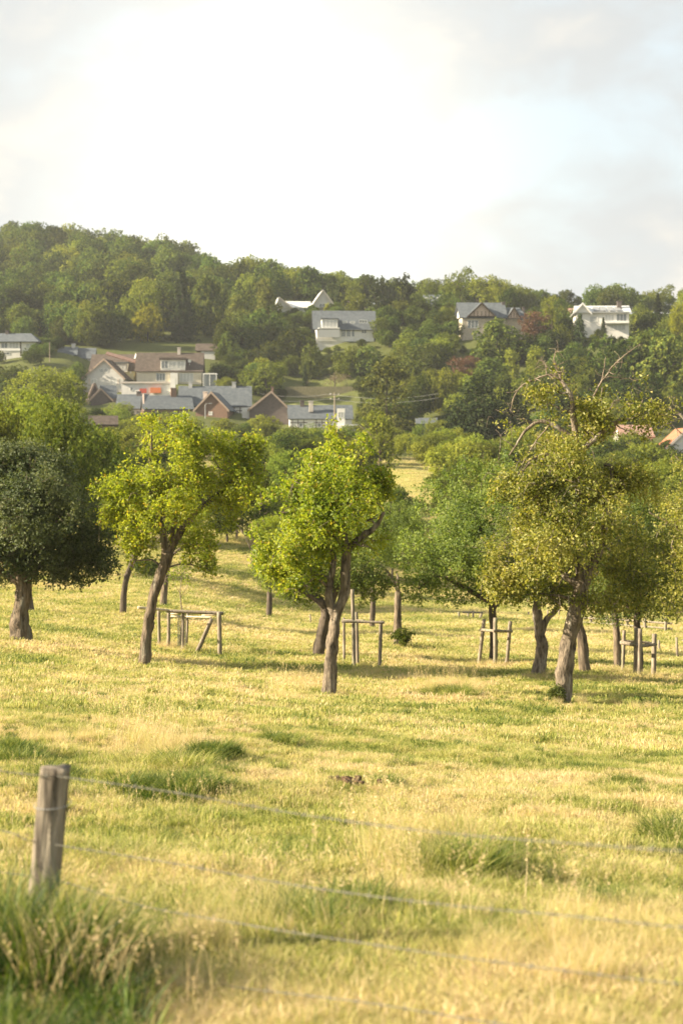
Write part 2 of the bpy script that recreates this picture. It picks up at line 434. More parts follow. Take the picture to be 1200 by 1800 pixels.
def clumps(lob, n, per, size, g, spread=0.12, void=0.4, vs=1.6, shell=0.5, up=0.35, droop=0.0, w=0.62, outw=0.3):
    """leaves in little sprays of `per`, with voids between clumps so that light shows through"""
    k = int(n / per); d = None
    p, d, _ = in_lobes(lob, int(k * 1.6), g, shell)
    keep = fnoise(p[:, 0] + 50, p[:, 1] + 50, p[:, 2] + 50, vs, 2) > void
    p, d = p[keep][:k], d[keep][:k]
    ax = unit(d + g.normal(size=p.shape) * 0.7 + np.array([0, 0, -droop]))
    t = g.uniform(-1, 1, (len(p), per))
    q = p[:, None] + ax[:, None] * t[..., None] * spread * 1.3 + g.normal(size=(len(p), per, 3)) * spread * 0.42
    dd = np.repeat(d, per, 0)
    return leaves(q.reshape(-1, 3), size, g, up, dd, outw, w, droop), p, ax

class Wood:
    def __init__(s): s.b = MB(); s.nodes = []
    def limb(s, pts, rad, n=9, wob=0.35, step=0.12, jit=0.0, g=None, seed=0):
        p, r = smooth_path(pts, rad, step)
        if jit and g is not None and len(p) > 3:
            j = np.cumsum(g.normal(size=p.shape) * jit, 0); tt = np.linspace(0, 1, len(p))[:, None]
            j = j - j[0] * (1 - tt) - j[-1] * tt
            p = p + j
        v, f = tube(p, r, n, wob, seed); s.b.add(v, f)
        s.nodes.append(np.concatenate([p, r[:, None]], 1)); return p, r
    def near(s, q, below=True):
        a = np.concatenate(s.nodes)
        d = np.linalg.norm(a[:, :3] - q, axis=1) + (np.maximum(a[:, 2] - q[2], 0) * 1.5 if below else 0)
        return a[np.argmin(d)]
def branch_out(W, lob, g, sub=5, r0=0.035, thin=0.006, jit=0.02):
    order = sorted(range(len(lob)), key=lambda i: lob[i][2])
    for i in order:
        c = np.array(lob[i][:3]); rr = np.array(lob[i][3:6])
        a = W.near(c); st = a[:3]; d = np.linalg.norm(c - st)
        rad = min(a[3] * 0.7, r0 * (0.6 + rr.mean()))
        if d > 0.15:
            mid = (st + c) / 2 + np.array([0, 0, 0.12 * d]) + g.normal(size=3) * d * 0.08
            W.limb([st, mid, c], [rad, rad * 0.75, rad * 0.5], 5, 0.25, 0.15, jit, g)
        for k in range(sub):
            e = c + unit(g.normal(size=3) + np.array([0, 0, 0.2])) * rr * g.uniform(0.7, 1.0)
            m = (c + e) / 2 + g.normal(size=3) * 0.1 * rr.mean() + np.array([0, 0, .1]) * rr.mean()
            W.limb([c, m, e], [rad * 0.4, rad * 0.28, thin], 4, 0, 0.2, jit * 0.6, g)

def orchard_tree(name, label, cat, base, Y, paths, lobes, mat, n, size, seed, wood='bark', per=9, void=0.4, spread=0.13,
                 up=0.35, droop=0.0, sub=4, r0=0.035, group=None, vs=1.5, shell=0.45, dead=(), weep=0, depth=1.0):
    """a tree whose trunk, limbs and crown masses are given where they stand"""
    g = np.random.default_rng(seed)
    B = P(base[0], base[1], Y)
    root = empty(name, B, label=label, cat=cat, group=group)
    W = Wood()
    def pt(q): return P(q[0], q[1], Y + (q[3] if len(q) > 3 else 0)) - B
    for k, path in enumerate(paths):
        pts = [pt(q) for q in path]; rad = [q[2] * (.86 if q[2] > .09 else 1) for q in path]
        if k == 0:                                 # the foot: goes below the turf and flares
            pts = [pts[0] - np.array([0, 0, 0.5])] + [pts[0]] + pts[1:]; rad = [rad[0] * 1.3] + [rad[0] * 1.06] + rad[1:]
        W.limb(pts, rad, 14 if rad[0] > .1 else 8, 0.5, 0.07, 0.006, g, seed + k)
    k_ = Y / FPX; lob = []
    for q in lobes:
        rx, rz = q[2] * k_, q[3] * k_
        dy = (q[4] if len(q) > 4 else g.uniform(-0.5, 0.5) * 1.1) * depth
        c = P(q[0], q[1], Y + dy) - B
        lob.append((*c, rx, (rx + rz) * 0.5 * 1.05 * depth, rz))
    branch_out(W, lob, g, sub, r0)
    lob = ragged(lob, g, int(len(lob) * 2.6)) if n > 3000 else lob
    (lv, lf), tp, tx = clumps(lob, n, per, size, g, spread, void, vs, shell, up, droop)
    # short bare twigs carry the sprays
    idx = g.choice(len(tp), min(len(tp), 420), replace=False)
    for i in idx:
        W.b.add(*tube(np.array([tp[i] - tx[i] * spread * 1.6, tp[i] + tx[i] * spread * 1.2]), [0.007, 0.004], 4))
    for i in range(weep):
        c, d, _ = in_lobes(lob, 1, g, 0.8); c = c[0]; d = d[0] * np.array([1, 1, 0.2])
        L_ = g.uniform(0.2, 0.65)
        q = [c, c + d * L_ * 0.4 + np.array([0, 0, 0.04]), c + d * L_ * 0.62 + np.array([0, 0, -L_ * 0.35]), c + d * L_ * 0.66 + np.array([0, 0, -L_ * 0.85])]
        W.limb(q, [0.009, 0.007, 0.005, 0.003], 4, 0, 0.1, 0.014, g)
    W.b.build('trunk', M[wood], root, smooth=True)
    link('crown', np_mesh('crown', lv, lf, mat), root)
    for path in dead:
        D = Wood(); pts = [pt(q) for q in path]
        D.limb(pts, [q[2] * .7 for q in path], 6, 0.3, 0.06, 0.006, g)
        for i in range(int(len(pts) * 4)):
            a = D.nodes[0][g.integers(2, len(D.nodes[0]))]
            e = a[:3] + unit(g.normal(size=3)) * g.uniform(0.06, 0.3)
            D.limb([a[:3], (a[:3] + e) / 2 + g.normal(size=3) * .03, e], [a[3] * .5, a[3] * .35, 0.003], 4, 0, 0.08, 0.004, g)
        o = D.b.build('dead_branch', M['twig'], root, smooth=True)
    return root

# ---- kinds of tree that repeat further away: unit sized meshes (1 m tall crown box), shared between copies
def lobes_round(g, n=16, flat=1.0):
    out = [(0, 0, 0.52, 0.3, 0.3, 0.33)]
    for i in range(n):
        d = unit(g.normal(size=3) + np.array([0, 0, 0.35])); d[2] = max(d[2], -0.55)
        r = g.uniform(0.13, 0.22)
        out.append((*(np.array([0, 0, 0.52]) + d * np.array([0.33, 0.33, 0.34]) * g.uniform(0.8, 1.05)), r, r, r * 0.85))
    return out
def lobes_tall(g, n=16):
    out = [(0, 0, 0.5, 0.16, 0.16, 0.4)]
    for i in range(n):
        z = g.uniform(0.1, 0.93); rr = 0.2 * math.sin(math.pi * min(1, z * 0.8 + 0.18)) ** 0.7
        a = g.uniform(0, 6.28); r = g.uniform(0.07, 0.12)
        out.append((math.cos(a) * rr * 0.8, math.sin(a) * rr * 0.8, z, r, r, r * 1.25))
    return out
def lobes_loose(g, n=14):
    out = []
    for i in range(n):
        d = unit(g.normal(size=3) + np.array([0, 0, 0.3])); d[2] = max(d[2], -0.5)
        r = g.uniform(0.1, 0.2)
        out.append((*(np.array([0, 0, 0.55]) + d * np.array([0.36, 0.36, 0.38]) * g.uniform(0.3, 1.1)), r, r, r * 0.7))
    return out
def cone_leaves(g, n, size, wide=0.26, droop=0.6):
    z = 1 - g.random(n) ** 0.6; z = 0.06 + 0.94 * z
    a = g.uniform(0, 6.28, n); tier = 0.75 + 0.25 * np.sin(z * 60 + np.sin(a * 3) * 1.5)
    fold = 0.72 + 0.28 * np.sin(a * 7 + z * 23)
    r = wide * (1.02 - z) ** 0.72 * tier * fold * g.uniform(0.45, 1.0, n) ** 0.5 + 0.006
    p = np.stack([np.cos(a) * r, np.sin(a) * r, z - r * 0.25], 1)
    out = np.stack([np.cos(a), np.sin(a), 0.3 + 0 * a], 1)
    return leaves(p, size, g, 0.3, out, 0.8, 0.5, droop)
def pine_leaves(g, n, size):
    lob = [(0, 0, 0.5, 0.13, 0.13, 0.44)]
    for i in range(34):
        z = g.uniform(0.06, 0.96); a = g.uniform(0, 6.28); rr = 0.34 * (1.08 - z) ** 0.6 * g.uniform(0.5, 1)
        lob.append((math.cos(a) * rr, math.sin(a) * rr, z, 0.13 * (1.2 - z * .6), 0.13 * (1.2 - z * .6), 0.06))
    return clumps(lob, n, 6, size, g, 0.02, 0.36, 9, 0.4, 0.5)[0]
KIND = {}
def kind(key, leaf, fn, seed, trunk=(0.02, 0.3), bark='bark_dark'):
    g = np.random.default_rng(seed)
    v, f = fn(g)
    me = np_mesh('crown_' + key, v, f, L[leaf] if isinstance(leaf, str) else leaf)
    W = Wood()
    W.limb([(0, 0, -0.12), (0.01, 0, 0.15), (0.0, 0.01, 0.45), (0.005, 0, 0.85)], [trunk[0] * 1.2, trunk[0], trunk[0] * 0.7, 0.003], 6, 0.2, 0.06)
    for i in range(7):
        z = g.uniform(trunk[1] * 0.7, 0.6); a = g.uniform(0, 6.28); l = g.uniform(0.15, 0.33)
        W.limb([(0, 0, z), (math.cos(a) * l * .5, math.sin(a) * l * .5, z + l * .4), (math.cos(a) * l, math.sin(a) * l, z + l * 0.7)],
               [trunk[0] * 0.5, trunk[0] * 0.3, 0.002], 4, 0, 0.08)
    tm = np_mesh('trunk_' + key, np.concatenate(W.b.v), np.concatenate(W.b.f), M[bark], True)
    KIND[key] = (me, tm)
def rnd(n, size, lob=lobes_round, per=7, spread=0.03, void=0.38, vs=6, shell=0.6, nl=16, up=0.35, lift=0.0, outw=0.3):
    def fn(g):
        lb = [(a, b, c * (1 - lift) + lift, d, e, f * (1 - lift)) for a, b, c, d, e, f in lob(g, nl)]
        lb = ragged(lb, g, nl * 2, .025, .055)
        return clumps(lb, n, per, size, g, spread, void, vs, shell, up, outw=outw)[0]
    return fn
# orchard distance (60 to 300 m)
for i, (k, lf) in enumerate((('orchard_a', 'mid'), ('orchard_b', 'mid'), ('orchard_c', 'midlight'), ('orchard_d', 'midlight'))):
    kind(k, lf, rnd(12000, 0.026, per=8, spread=0.022, void=0.42, vs=7, nl=22, lift=0.14, outw=1.0), 20 + i, (0.018, 0.3), 'bark')
kind('apple', 'apple', rnd(26000, 0.016, per=9, spread=0.02, void=0.38, vs=8, nl=26, lift=0.2), 31, (0.022, 0.3), 'bark')
kind('pearish', 'pear', rnd(9000, 0.022, lobes_loose, 9, 0.02, 0.4, 7, nl=18, lift=0.2), 33, (0.014, 0.35), 'bark')
kind('shrub_a', 'mid', rnd(8000, 0.034, per=8, spread=0.026, void=0.36, vs=6, outw=1.2), 36)
kind('shrub_b', 'midlight', rnd(7000, 0.032, lobes_loose, per=8, spread=0.03, void=0.36, vs=6, nl=20), 37)
kind('willow', 'midlight', rnd(12000, 0.026, per=8, spread=0.022, void=0.42, vs=7, nl=30), 38)
# hillside distance (300 to 750 m)
for i, (k, lf) in enumerate((('wood_a', 'far'), ('wood_b', 'far'), ('wood_c', 'far'), ('wood_light', 'farlight'))):
    kind(k, lf, rnd(6000, 0.046, per=6, spread=0.024, void=0.34, vs=6, nl=20, outw=1.8, shell=.8), 40 + i)
kind('wood_airy', 'farlight', rnd(3400, 0.036, lobes_loose, 6, 0.03, 0.42, 7, nl=20), 45)
kind('yellow', 'yellow', rnd(4600, 0.046, per=6, spread=0.026, vs=6, nl=18, outw=1.4, shell=.8), 46)
kind('copper', 'copper', rnd(4600, 0.042, per=6, spread=0.028, vs=6, nl=18), 47)
kind('bare', 'brown', rnd(1500, 0.028, lobes_loose, 5, 0.04, 0.4, 7, nl=18), 48)
kind('column', 'farlight', rnd(4200, 0.034, lobes_tall, 6, 0.022, 0.34, 7, nl=18), 49)
kind('spruce', 'conifer', lambda g: cone_leaves(g, 5200, 0.036), 50, (0.012, 0.1))
kind('spruce_slim', 'conifer', lambda g: cone_leaves(g, 4200, 0.03, 0.15), 51, (0.012, 0.1))
def lobes_dome(g, n=24):
    out = [(0, 0, 0.42, 0.3, 0.3, 0.4), (0, 0, .75, .13, .13, .22)]
    for i in range(n):
        z = g.uniform(0.05, 0.92); a = g.uniform(0, 6.28); rr = 0.4 * (1 - z) ** 0.55 * g.uniform(.75, 1.05); r = g.uniform(.09, .15)
        out.append((math.cos(a) * rr, math.sin(a) * rr, z, r, r, r * 1.1))
    return out
kind('dark_cone', 'conifer', rnd(9000, 0.036, lobes_dome, per=6, spread=0.024, void=0.34, nl=26, outw=1.0), 52, (0.012, 0.1))
kind('pine', 'pine', lambda g: pine_leaves(g, 7000, 0.034), 53, (0.014, 0.2))
kind('pine_dark', 'conifer', lambda g: pine_leaves(g, 6000, 0.036), 54, (0.014, 0.2))

def stand(key, name, label, cat, px, top, width, Y, bot=None, group=None, rz=None, tilt=0.0, sink=0.0):
    """a tree of a kind, standing in column px at Y metres, its top at row `top`, `width` photo pixels wide"""
    g = G(px, Y)
    if bot is None: h = row_z(top, Y) - g[2] + sink
    else: h = (bot - top) * Y / FPX
    zb = row_z(top, Y) - h
    o = empty(name, (g[0], Y, zb), random.uniform(0, 6.28) if rz is None else rz, label=label, cat=cat, group=group)
    h = max(h, 0.5)
    wf = {'spruce': 0.52, 'spruce_slim': 0.3, 'dark_cone': 0.8, 'pine': 0.68, 'pine_dark': 0.68, 'column': 0.5}.get(key, 0.98)
    w = width * Y / FPX / wf
    cm, tm = KIND[key]
    for nm, me in (('trunk', tm), ('crown', cm)):
        c = link(nm, me, o); c.scale = (w, w, h)
    return o

# ------------------------------------------------------------------ geometry nodes: many copies of small meshes as ONE stuff object
def scatter(name, label, cat, pts, var, scale, rot, tint, meshes, kindname='stuff', lean=None):
    """points with their own variant, scale, turn and tint; one object"""
    n = len(pts)
    me = bpy.data.meshes.new(name); me.vertices.add(n)
    me.vertices.foreach_set('co', np.asarray(pts, np.float32).ravel())
    for an, typ, dat in (('var', 'INT', np.asarray(var, np.int32)), ('tint', 'FLOAT', np.asarray(tint, np.float32))):
        at = me.attributes.new(an, typ, 'POINT'); at.data.foreach_set('value', dat)
    scale = np.asarray(scale, np.float32)
    if scale.ndim == 1: scale = np.repeat(scale[:, None], 3, 1)
    at = me.attributes.new('scl', 'FLOAT_VECTOR', 'POINT'); at.data.foreach_set('vector', scale.ravel())
    rv = np.zeros((n, 3), np.float32) if lean is None else np.concatenate([np.asarray(lean, np.float32), np.zeros((n, 1), np.float32)], 1)
    rv[:, 2] = rot
    at = me.attributes.new('rotv', 'FLOAT_VECTOR', 'POINT'); at.data.foreach_set('vector', rv.ravel())
    me.update()
    o = link(name, me)
    col = bpy.data.collections.new(name + '_kinds')
    for k, m_ in enumerate(meshes):
        col.objects.link(bpy.data.objects.new(f'{name}_kind_{k:02d}', m_))
    ng = bpy.data.node_groups.new(name, 'GeometryNodeTree')
    ng.interface.new_socket('Geometry', in_out='INPUT', socket_type='NodeSocketGeometry')
    ng.interface.new_socket('Geometry', in_out='OUTPUT', socket_type='NodeSocketGeometry')
    N = ng.nodes.new; K = ng.links.new
    gi, go = N('NodeGroupInput'), N('NodeGroupOutput')
    ci = N('GeometryNodeCollectionInfo'); ci.inputs['Collection'].default_value = col
    ci.inputs['Separate Children'].default_value = True; ci.inputs['Reset Children'].default_value = True
    ip = N('GeometryNodeInstanceOnPoints'); ip.inputs['Pick Instance'].default_value = True
    def attr(nm, typ):
        a = N('GeometryNodeInputNamedAttribute'); a.data_type = typ; a.inputs['Name'].default_value = nm; return a.outputs[0]
    K(gi.outputs[0], ip.inputs['Points']); K(ci.outputs[0], ip.inputs['Instance'])
    K(attr('var', 'INT'), ip.inputs['Instance Index']); K(attr('rotv', 'FLOAT_VECTOR'), ip.inputs['Rotation']); K(attr('scl', 'FLOAT_VECTOR'), ip.inputs['Scale'])
    K(ip.outputs[0], go.inputs[0])
    md = o.modifiers.new('scatter', 'NODES'); md.node_group = ng
    return tag(o, label, cat, kind=kindname)

# ------------------------------------------------------------------ the ground: one sheet out to the horizon
def ground_mat():
    m, nt = new_mat('pasture'); t = NT(nt)
    co = coord(t, None, True)
    big = t.noise(0.16, 4, 0.6, co); midn = t.noise(0.9, 5, 0.65, co); fine = t.noise(9.0, 6, 0.7, co); xf = t.noise(45, 4, 0.7, co)
    f = t.math('ADD', t.math('MULTIPLY', big, 0.4), t.math('ADD', t.math('MULTIPLY', midn, 0.35), t.math('MULTIPLY', fine, 0.25)))
    col = t.ramp(f, [(0.3, (0.2, 0.22, 0.05)), (0.46, (0.32, 0.32, 0.09)), (0.56, (0.42, 0.38, 0.14)), (0.7, (0.52, 0.44, 0.2))])
    col = t.mix(t.rng(xf, 0.3, 0.7), col, t.mix(0.55, col, (0.17, 0.14, 0.04)))
    # beyond the orchard: darker undergrowth floor
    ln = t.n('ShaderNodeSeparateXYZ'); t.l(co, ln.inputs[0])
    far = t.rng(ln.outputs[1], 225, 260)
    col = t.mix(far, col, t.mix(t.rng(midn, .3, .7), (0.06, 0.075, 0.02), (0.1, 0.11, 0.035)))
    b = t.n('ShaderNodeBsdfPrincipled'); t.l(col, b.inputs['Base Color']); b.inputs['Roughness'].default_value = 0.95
    b.inputs['Specular IOR Level'].default_value = 0.1
    bp = t.n('ShaderNodeBump'); bp.inputs['Distance'].default_value = 0.05; bp.inputs['Strength'].default_value = 0.9
    t.l(t.math('ADD', fine, t.math('MULTIPLY', xf, 0.5)), bp.inputs['Height']); t.l(bp.outputs[0], b.inputs['Normal'])
    o = t.n('ShaderNodeOutputMaterial'); t.l(b.outputs[0], o.inputs[0])
    return m
def build_ground():
    px = np.concatenate([np.linspace(-160, 1360, 300)])
    a_in = np.arctan((px - 600) / FPX)
    lim = a_in[-1]
    side = np.concatenate([np.linspace(lim, 0.6, 16)[1:], np.linspace(0.6, np.pi, 40)[1:]])
    ang = np.concatenate([-side[::-1], a_in, side])[:-1]
    rad = np.concatenate([[0.3, 1, 2, 3], np.geomspace(3.6, 130, 520), np.geomspace(133, 900, 150), np.geomspace(950, 3800, 16)])
    A, Rr = np.meshgrid(ang, rad)
    x, y = np.sin(A) * Rr, np.cos(A) * Rr
    z = ground(x.ravel(), y.ravel())
    v = np.stack([x.ravel(), y.ravel(), z], 1)
    n, m_ = len(ang), len(rad)
    i = np.arange(m_ - 1)[:, None] * n; j = np.arange(n)[None]; k = (j + 1) % n
    f = np.stack([i + j, i + k, i + n + k, i + n + j], -1).reshape(-1, 4)[:, ::-1]
    f = np.concatenate([f, np.array([(0, j, j + 1, j + 2) for j in range(1, n - 2, 2)])])
    o = link('ground', np_mesh('ground', v, f, ground_mat(), True))
    tag(o, kind='structure')
build_ground()

# ------------------------------------------------------------------ grass
def grass_mat(name, green, dry, trans=0.45, var=0.5):
    m, nt = new_mat(name); t = NT(nt)
    at = t.n('ShaderNodeAttribute', attribute_type='INSTANCER', attribute_name='tint')
    isl = t.n('ShaderNodeNewGeometry').outputs['Random Per Island']
    f = t.math('ADD', at.outputs['Fac'], t.math('MULTIPLY', t.math('SUBTRACT', isl, 0.5), var), True)
    col = t.ramp(f, [(0.0, green[0]), (0.35, green[1]), (0.65, dry[0]), (1.0, dry[1])])
    b = t.n('ShaderNodeBsdfPrincipled'); t.l(col, b.inputs['Base Color']); b.inputs['Roughness'].default_value = 0.55
    b.inputs['Specular IOR Level'].default_value = 0.35
    tr = t.n('ShaderNodeBsdfTranslucent'); t.put(tr.inputs[0], t.mix(1.0, col, (1.2, 1.15, 0.9), 'MULTIPLY'))
    mx = t.n('ShaderNodeMixShader'); mx.inputs[0].default_value = trans
    t.l(b.outputs[0], mx.inputs[1]); t.l(tr.outputs[0], mx.inputs[2])
    o = t.n('ShaderNodeOutputMaterial'); t.l(mx.outputs[0], o.inputs[0])
    return m
GM = grass_mat('grass_blades', ((0.035, 0.085, 0.01), (0.29, 0.32, 0.07)), ((0.47, 0.435, 0.17), (0.6, 0.48, 0.3)))  # darkest green also carries the shade inside the tufts
def blades(g, n, rad, hmin, hmax, w, bend, segs=2, splay=0.6, core=0.0):
    """n curved, tapering blades rooted in a disc"""
    a = g.uniform(0, 6.283, n); r = rad * np.sqrt(g.random(n)) * (1 - core) + core * 0
    x, y = np.cos(a) * r, np.sin(a) * r
    h = g.uniform(hmin, hmax, n) * (1 - 0.35 * (r / max(rad, 1e-6)))
    d = a + g.normal(size=n) * 0.9
    ln = h * g.uniform(0.2, 1.0, n) * splay
    wd = g.uniform(0, np.pi, n)
    sx, sy = np.cos(wd) * w, np.sin(wd) * w
    V = []; 
    for s in range(segs + 1):
        t = s / segs; k = (1 - t) ** 0.8 * g.uniform(0.8, 1.2, n) if s < segs else np.full(n, 0.12)
        cx = x + np.cos(d) * ln * t ** (1 + bend); cy = y + np.sin(d) * ln * t ** (1 + bend)
        cz = h * (t - 0.28 * bend * t * t * splay) - (0.03 if s == 0 else 0)
        V += [np.stack([cx - sx * k / 2, cy - sy * k / 2, cz], 1), np.stack([cx + sx * k / 2, cy + sy * k / 2, cz], 1)]
    V = np.stack(V, 1).reshape(-1, 3); q = 2 * (segs + 1)
    F = np.concatenate([np.arange(n)[:, None] * q + np.array([2 * s, 2 * s + 1, 2 * s + 3, 2 * s + 2]) for s in range(segs)])
    return V, F
def gmesh(nm, *parts):
    v = []; f = []; k = 0
    for a, b in parts: v.append(a); f.append(b + k); k += len(a)
    return np_mesh(nm, np.concatenate(v), np.concatenate(f), GM)
gg = np.random.default_rng(5)
TURF = [gmesh('turf', blades(gg, 130, 0.2, 0.025, 0.08, 0.006, 0.8, 2, 1.5)) for _ in range(3)] + \
       [gmesh('turf_far', blades(gg, 70, 0.3, 0.03, 0.1, 0.016, 0.8, 2, 1.5)) for _ in range(2)]
TUSS = [gmesh('tuft', blades(gg, 150, 0.16, 0.12, 0.34, 0.009, 1.0, 4, 1.0)) for _ in range(2)] + \
       [gmesh('tuft_long', blades(gg, 190, 0.22, 0.25, 0.62, 0.0055, 0.8, 4, 0.65), blades(gg, 60, 0.25, 0.08, 0.2, 0.009, 1, 3, 1.2)) for _ in range(2)]
def stems(g, n, rad, hmin, hmax, w=0.0035):
    v, f = blades(g, n, rad, hmin, hmax, w, 0.7, 4, 0.35)
    tips = v.reshape(n, -1, 3)[:, -1]
    hv = []; 
    for t in tips:
        for k in range(7):
            hv.append(t + np.array([g.normal() * .008, g.normal() * .008, -0.013 * k + .02]))
    a, b = leaves(np.array(hv), 0.022, g, 0, None, 0, 0.45)
    return (v, f), (a, b)
LUSH_SHADED = grass_mat('lush_shaded_blades', ((0.014, 0.04, 0.005), (0.07, 0.13, 0.012)), ((0.2, 0.25, 0.03), (0.45, 0.38, 0.18)), 0.35, 0.8)  # deep green with the clump's inner shade put into the colour
def lush(*a):
    m_ = gmesh(*a); m_.materials[0] = LUSH_SHADED; return m_
BROAD = [lush('broad_blades', blades(gg, 46, 0.13, 0.28, 0.58, 0.012, 1.0, 5, 0.8)) for _ in range(2)] + [lush('lush_shaded_tuft', blades(gg, 150, 0.16, 0.16, 0.36, 0.009, 1.0, 4, 0.9)) for _ in range(2)]
STEM = [gmesh('seed_stem', *stems(gg, 16, 0.2, 0.35, 0.75)) for _ in range(2)]
GRASS = TURF + TUSS + STEM + BROAD                       # indices 0-2 turf, 3-4 far turf, 5-6 tuft, 7-8 long tuft, 9-10 seed stems

def fan(n, y0, y1, g, p=1.0, m=60, pw=2.0):
    """points spread over the field in view, evenly by area times y**-p"""
    u = g.random(n); e = pw - p
    y = (y0 ** e + u * (y1 ** e - y0 ** e)) ** (1 / e) if abs(e) > 1e-6 else y0 * (y1 / y0) ** u
    px = g.uniform(-m, 1200 + m, n)
    return (px - 600) / FPX * y * 1.01, y
def dryness(x, y):
    b = fnoise(x + 7, y + 3, s=0.22, o=3); c = fnoise(x, y, s=1.3, o=2)
    return np.clip(0.58 + (b - 0.5) * 0.8 + (c - 0.5) * 1.1, 0.25, 1.0)
def rough(x, y):                                  # where the beasts leave the grass long
    return fnoise(x + 90, y + 40, s=0.35, o=3)
PX, VAR, SC, RO, TI, LE = [], [], [], [], [], []
def put(x, y, var, s, tint, lift=0.0, sz=None, g=gg):
    n = len(x); z = ground(x, y) + lift
    PX.append(np.stack([x, y, z], 1)); VAR.append(np.broadcast_to(var, (n,)))
    s = np.broadcast_to(s, (n,)); sz = s if sz is None else np.broadcast_to(sz, (n,))
    SC.append(np.stack([s, s, sz], 1)); RO.append(g.uniform(0, 6.283, n)); TI.append(np.broadcast_to(tint, (n,)))
    LE.append(g.normal(size=(n, 2)) * 0.1)
# short turf, tighter near the camera
x, y = fan(26000, 3.5, 45, gg, 1.2)
put(x, y, gg.integers(0, 3, len(x)), gg.uniform(0.8, 1.3, len(x)), dryness(x, y) + gg.normal(size=len(x)) * .1, sz=gg.uniform(.45, 1.0, len(x)))
x, y = fan(9000, 3.6, 9.5, gg, 1.0)
put(x, y, gg.integers(0, 3, len(x)), gg.uniform(0.8, 1.3, len(x)), dryness(x, y) + gg.normal(size=len(x)) * .2, sz=gg.uniform(.7, 2.0, len(x)))
x, y = fan(1500, 4.6, 9.5, gg, 1.0)
put(x, y, gg.integers(5, 7, len(x)), gg.uniform(0.15, 0.4, len(x)), dryness(x, y) + gg.normal(size=len(x)) * .3)
x, y = fan(30000, 22, 135, gg, 0.9)
put(x, y, gg.integers(3, 5, len(x)), 0.8 + y / 60, dryness(x, y) + gg.normal(size=len(x)) * .1, sz=gg.uniform(.6, 1.3, len(x)))
x, y = fan(5000, 130, 300, gg, 0.5)
put(x, y, gg.integers(3, 5, len(x)), 3.5, 0.75 + gg.normal(size=len(x)) * .08, sz=3.0)
# small tufts everywhere, more where it is rough
x, y = fan(7000, 6, 100, gg, 1.0)
k = gg.random(len(x)) < np.clip((rough(x, y) - 0.6) * 5, 0.04, .7)
x, y = x[k], y[k]
put(x, y, gg.integers(5, 7, len(x)), gg.uniform(0.25, 0.6, len(x)), np.clip(dryness(x, y) - 0.2, 0, 1) + gg.normal(size=len(x)) * .15)
x, y = fan(9000, 6, 60, gg, 1.1)
put(x, y, gg.integers(5, 7, len(x)), gg.uniform(0.14, 0.34, len(x)), np.clip(dryness(x, y) - .08 + gg.normal(size=len(x)) * .28, 0, 1))
for k_ in range(150):
    px_, Y_ = gg.uniform(-40, 1240), 8.5 * (42 / 8.5) ** gg.random(); m_ = int(gg.integers(4, 12)); sx_ = gg.uniform(.12, .5)
    put((px_ - 600) / FPX * Y_ + gg.normal(size=m_) * sx_, Y_ + gg.normal(size=m_) * .12, gg.choice((5, 6), m_), gg.uniform(.2, .42, m_) * (1 + Y_ / 60), gg.uniform(0.05, .42, m_))
# the strip along the fence: long grass, dry at the tips
def strip(n, y0, y1, var, s0, s1, t0, t1, px0=-60, px1=1260):
    y = gg.uniform(y0, y1, n); px = gg.uniform(px0, px1, n); x = (px - 600) / FPX * y
    put(x, y, var if np.isscalar(var) else gg.choice(var, n), gg.uniform(s0, s1, n), gg.uniform(t0, t1, n))
strip(460, 4.0, 9.5, (5, 6), 0.22, 0.5, 0.1, 0.85)
strip(110, 4.2, 8.6, (7, 8), 0.22, 0.42, 0.5, 1.0)
strip(16, 5.6, 8.2, (9, 10), 0.5, 0.9, 0.75, 1.0)
strip(60, 8.0, 14, (9, 10), 0.4, 0.7, 0.75, 1.0)
# single rough patches: column, row, half width (px), half depth (m), count, kinds, size, tint
def where_row(px, py):
    """distance ahead at which the ground shows in that row"""
    Ys = np.geomspace(4, 135, 400); x = (px - 600) / FPX * Ys
    z = ground(x, Ys, False); b = (row_z(py, 1.0) - CAMZ)
    rows = 900 - FPX * np.tan(np.arctan((z - CAMZ) / Ys) + PITCH)
    return float(np.interp(-py, -rows, Ys)) if rows[0] > py else 4.0
def patch(px, py, hw, hd, n, kinds, s0, s1, t0, t1, lift=0.0):
    Y = where_row(px, py); cx = (px - 600) / FPX * Y; w = hw / FPX * Y
    a = gg.uniform(0, 6.283, n); r = np.sqrt(gg.random(n))
    x, y = cx + np.cos(a) * r * w, Y + np.sin(a) * r * hd
    if kinds is D_: n = int(n * .5); x, y = x[:n], y[:n]; s0 *= .42; s1 *= .68; t0 = max(t0, .45)
    if kinds is D_ and Y > 12: s0 *= .8; s1 *= .85
    put(x, y, gg.choice(kinds, n), gg.uniform(s0, s1, n), gg.uniform(t0, t1, n), lift)
G_, D_, S_ = (5, 6), (7, 8), (9, 10)
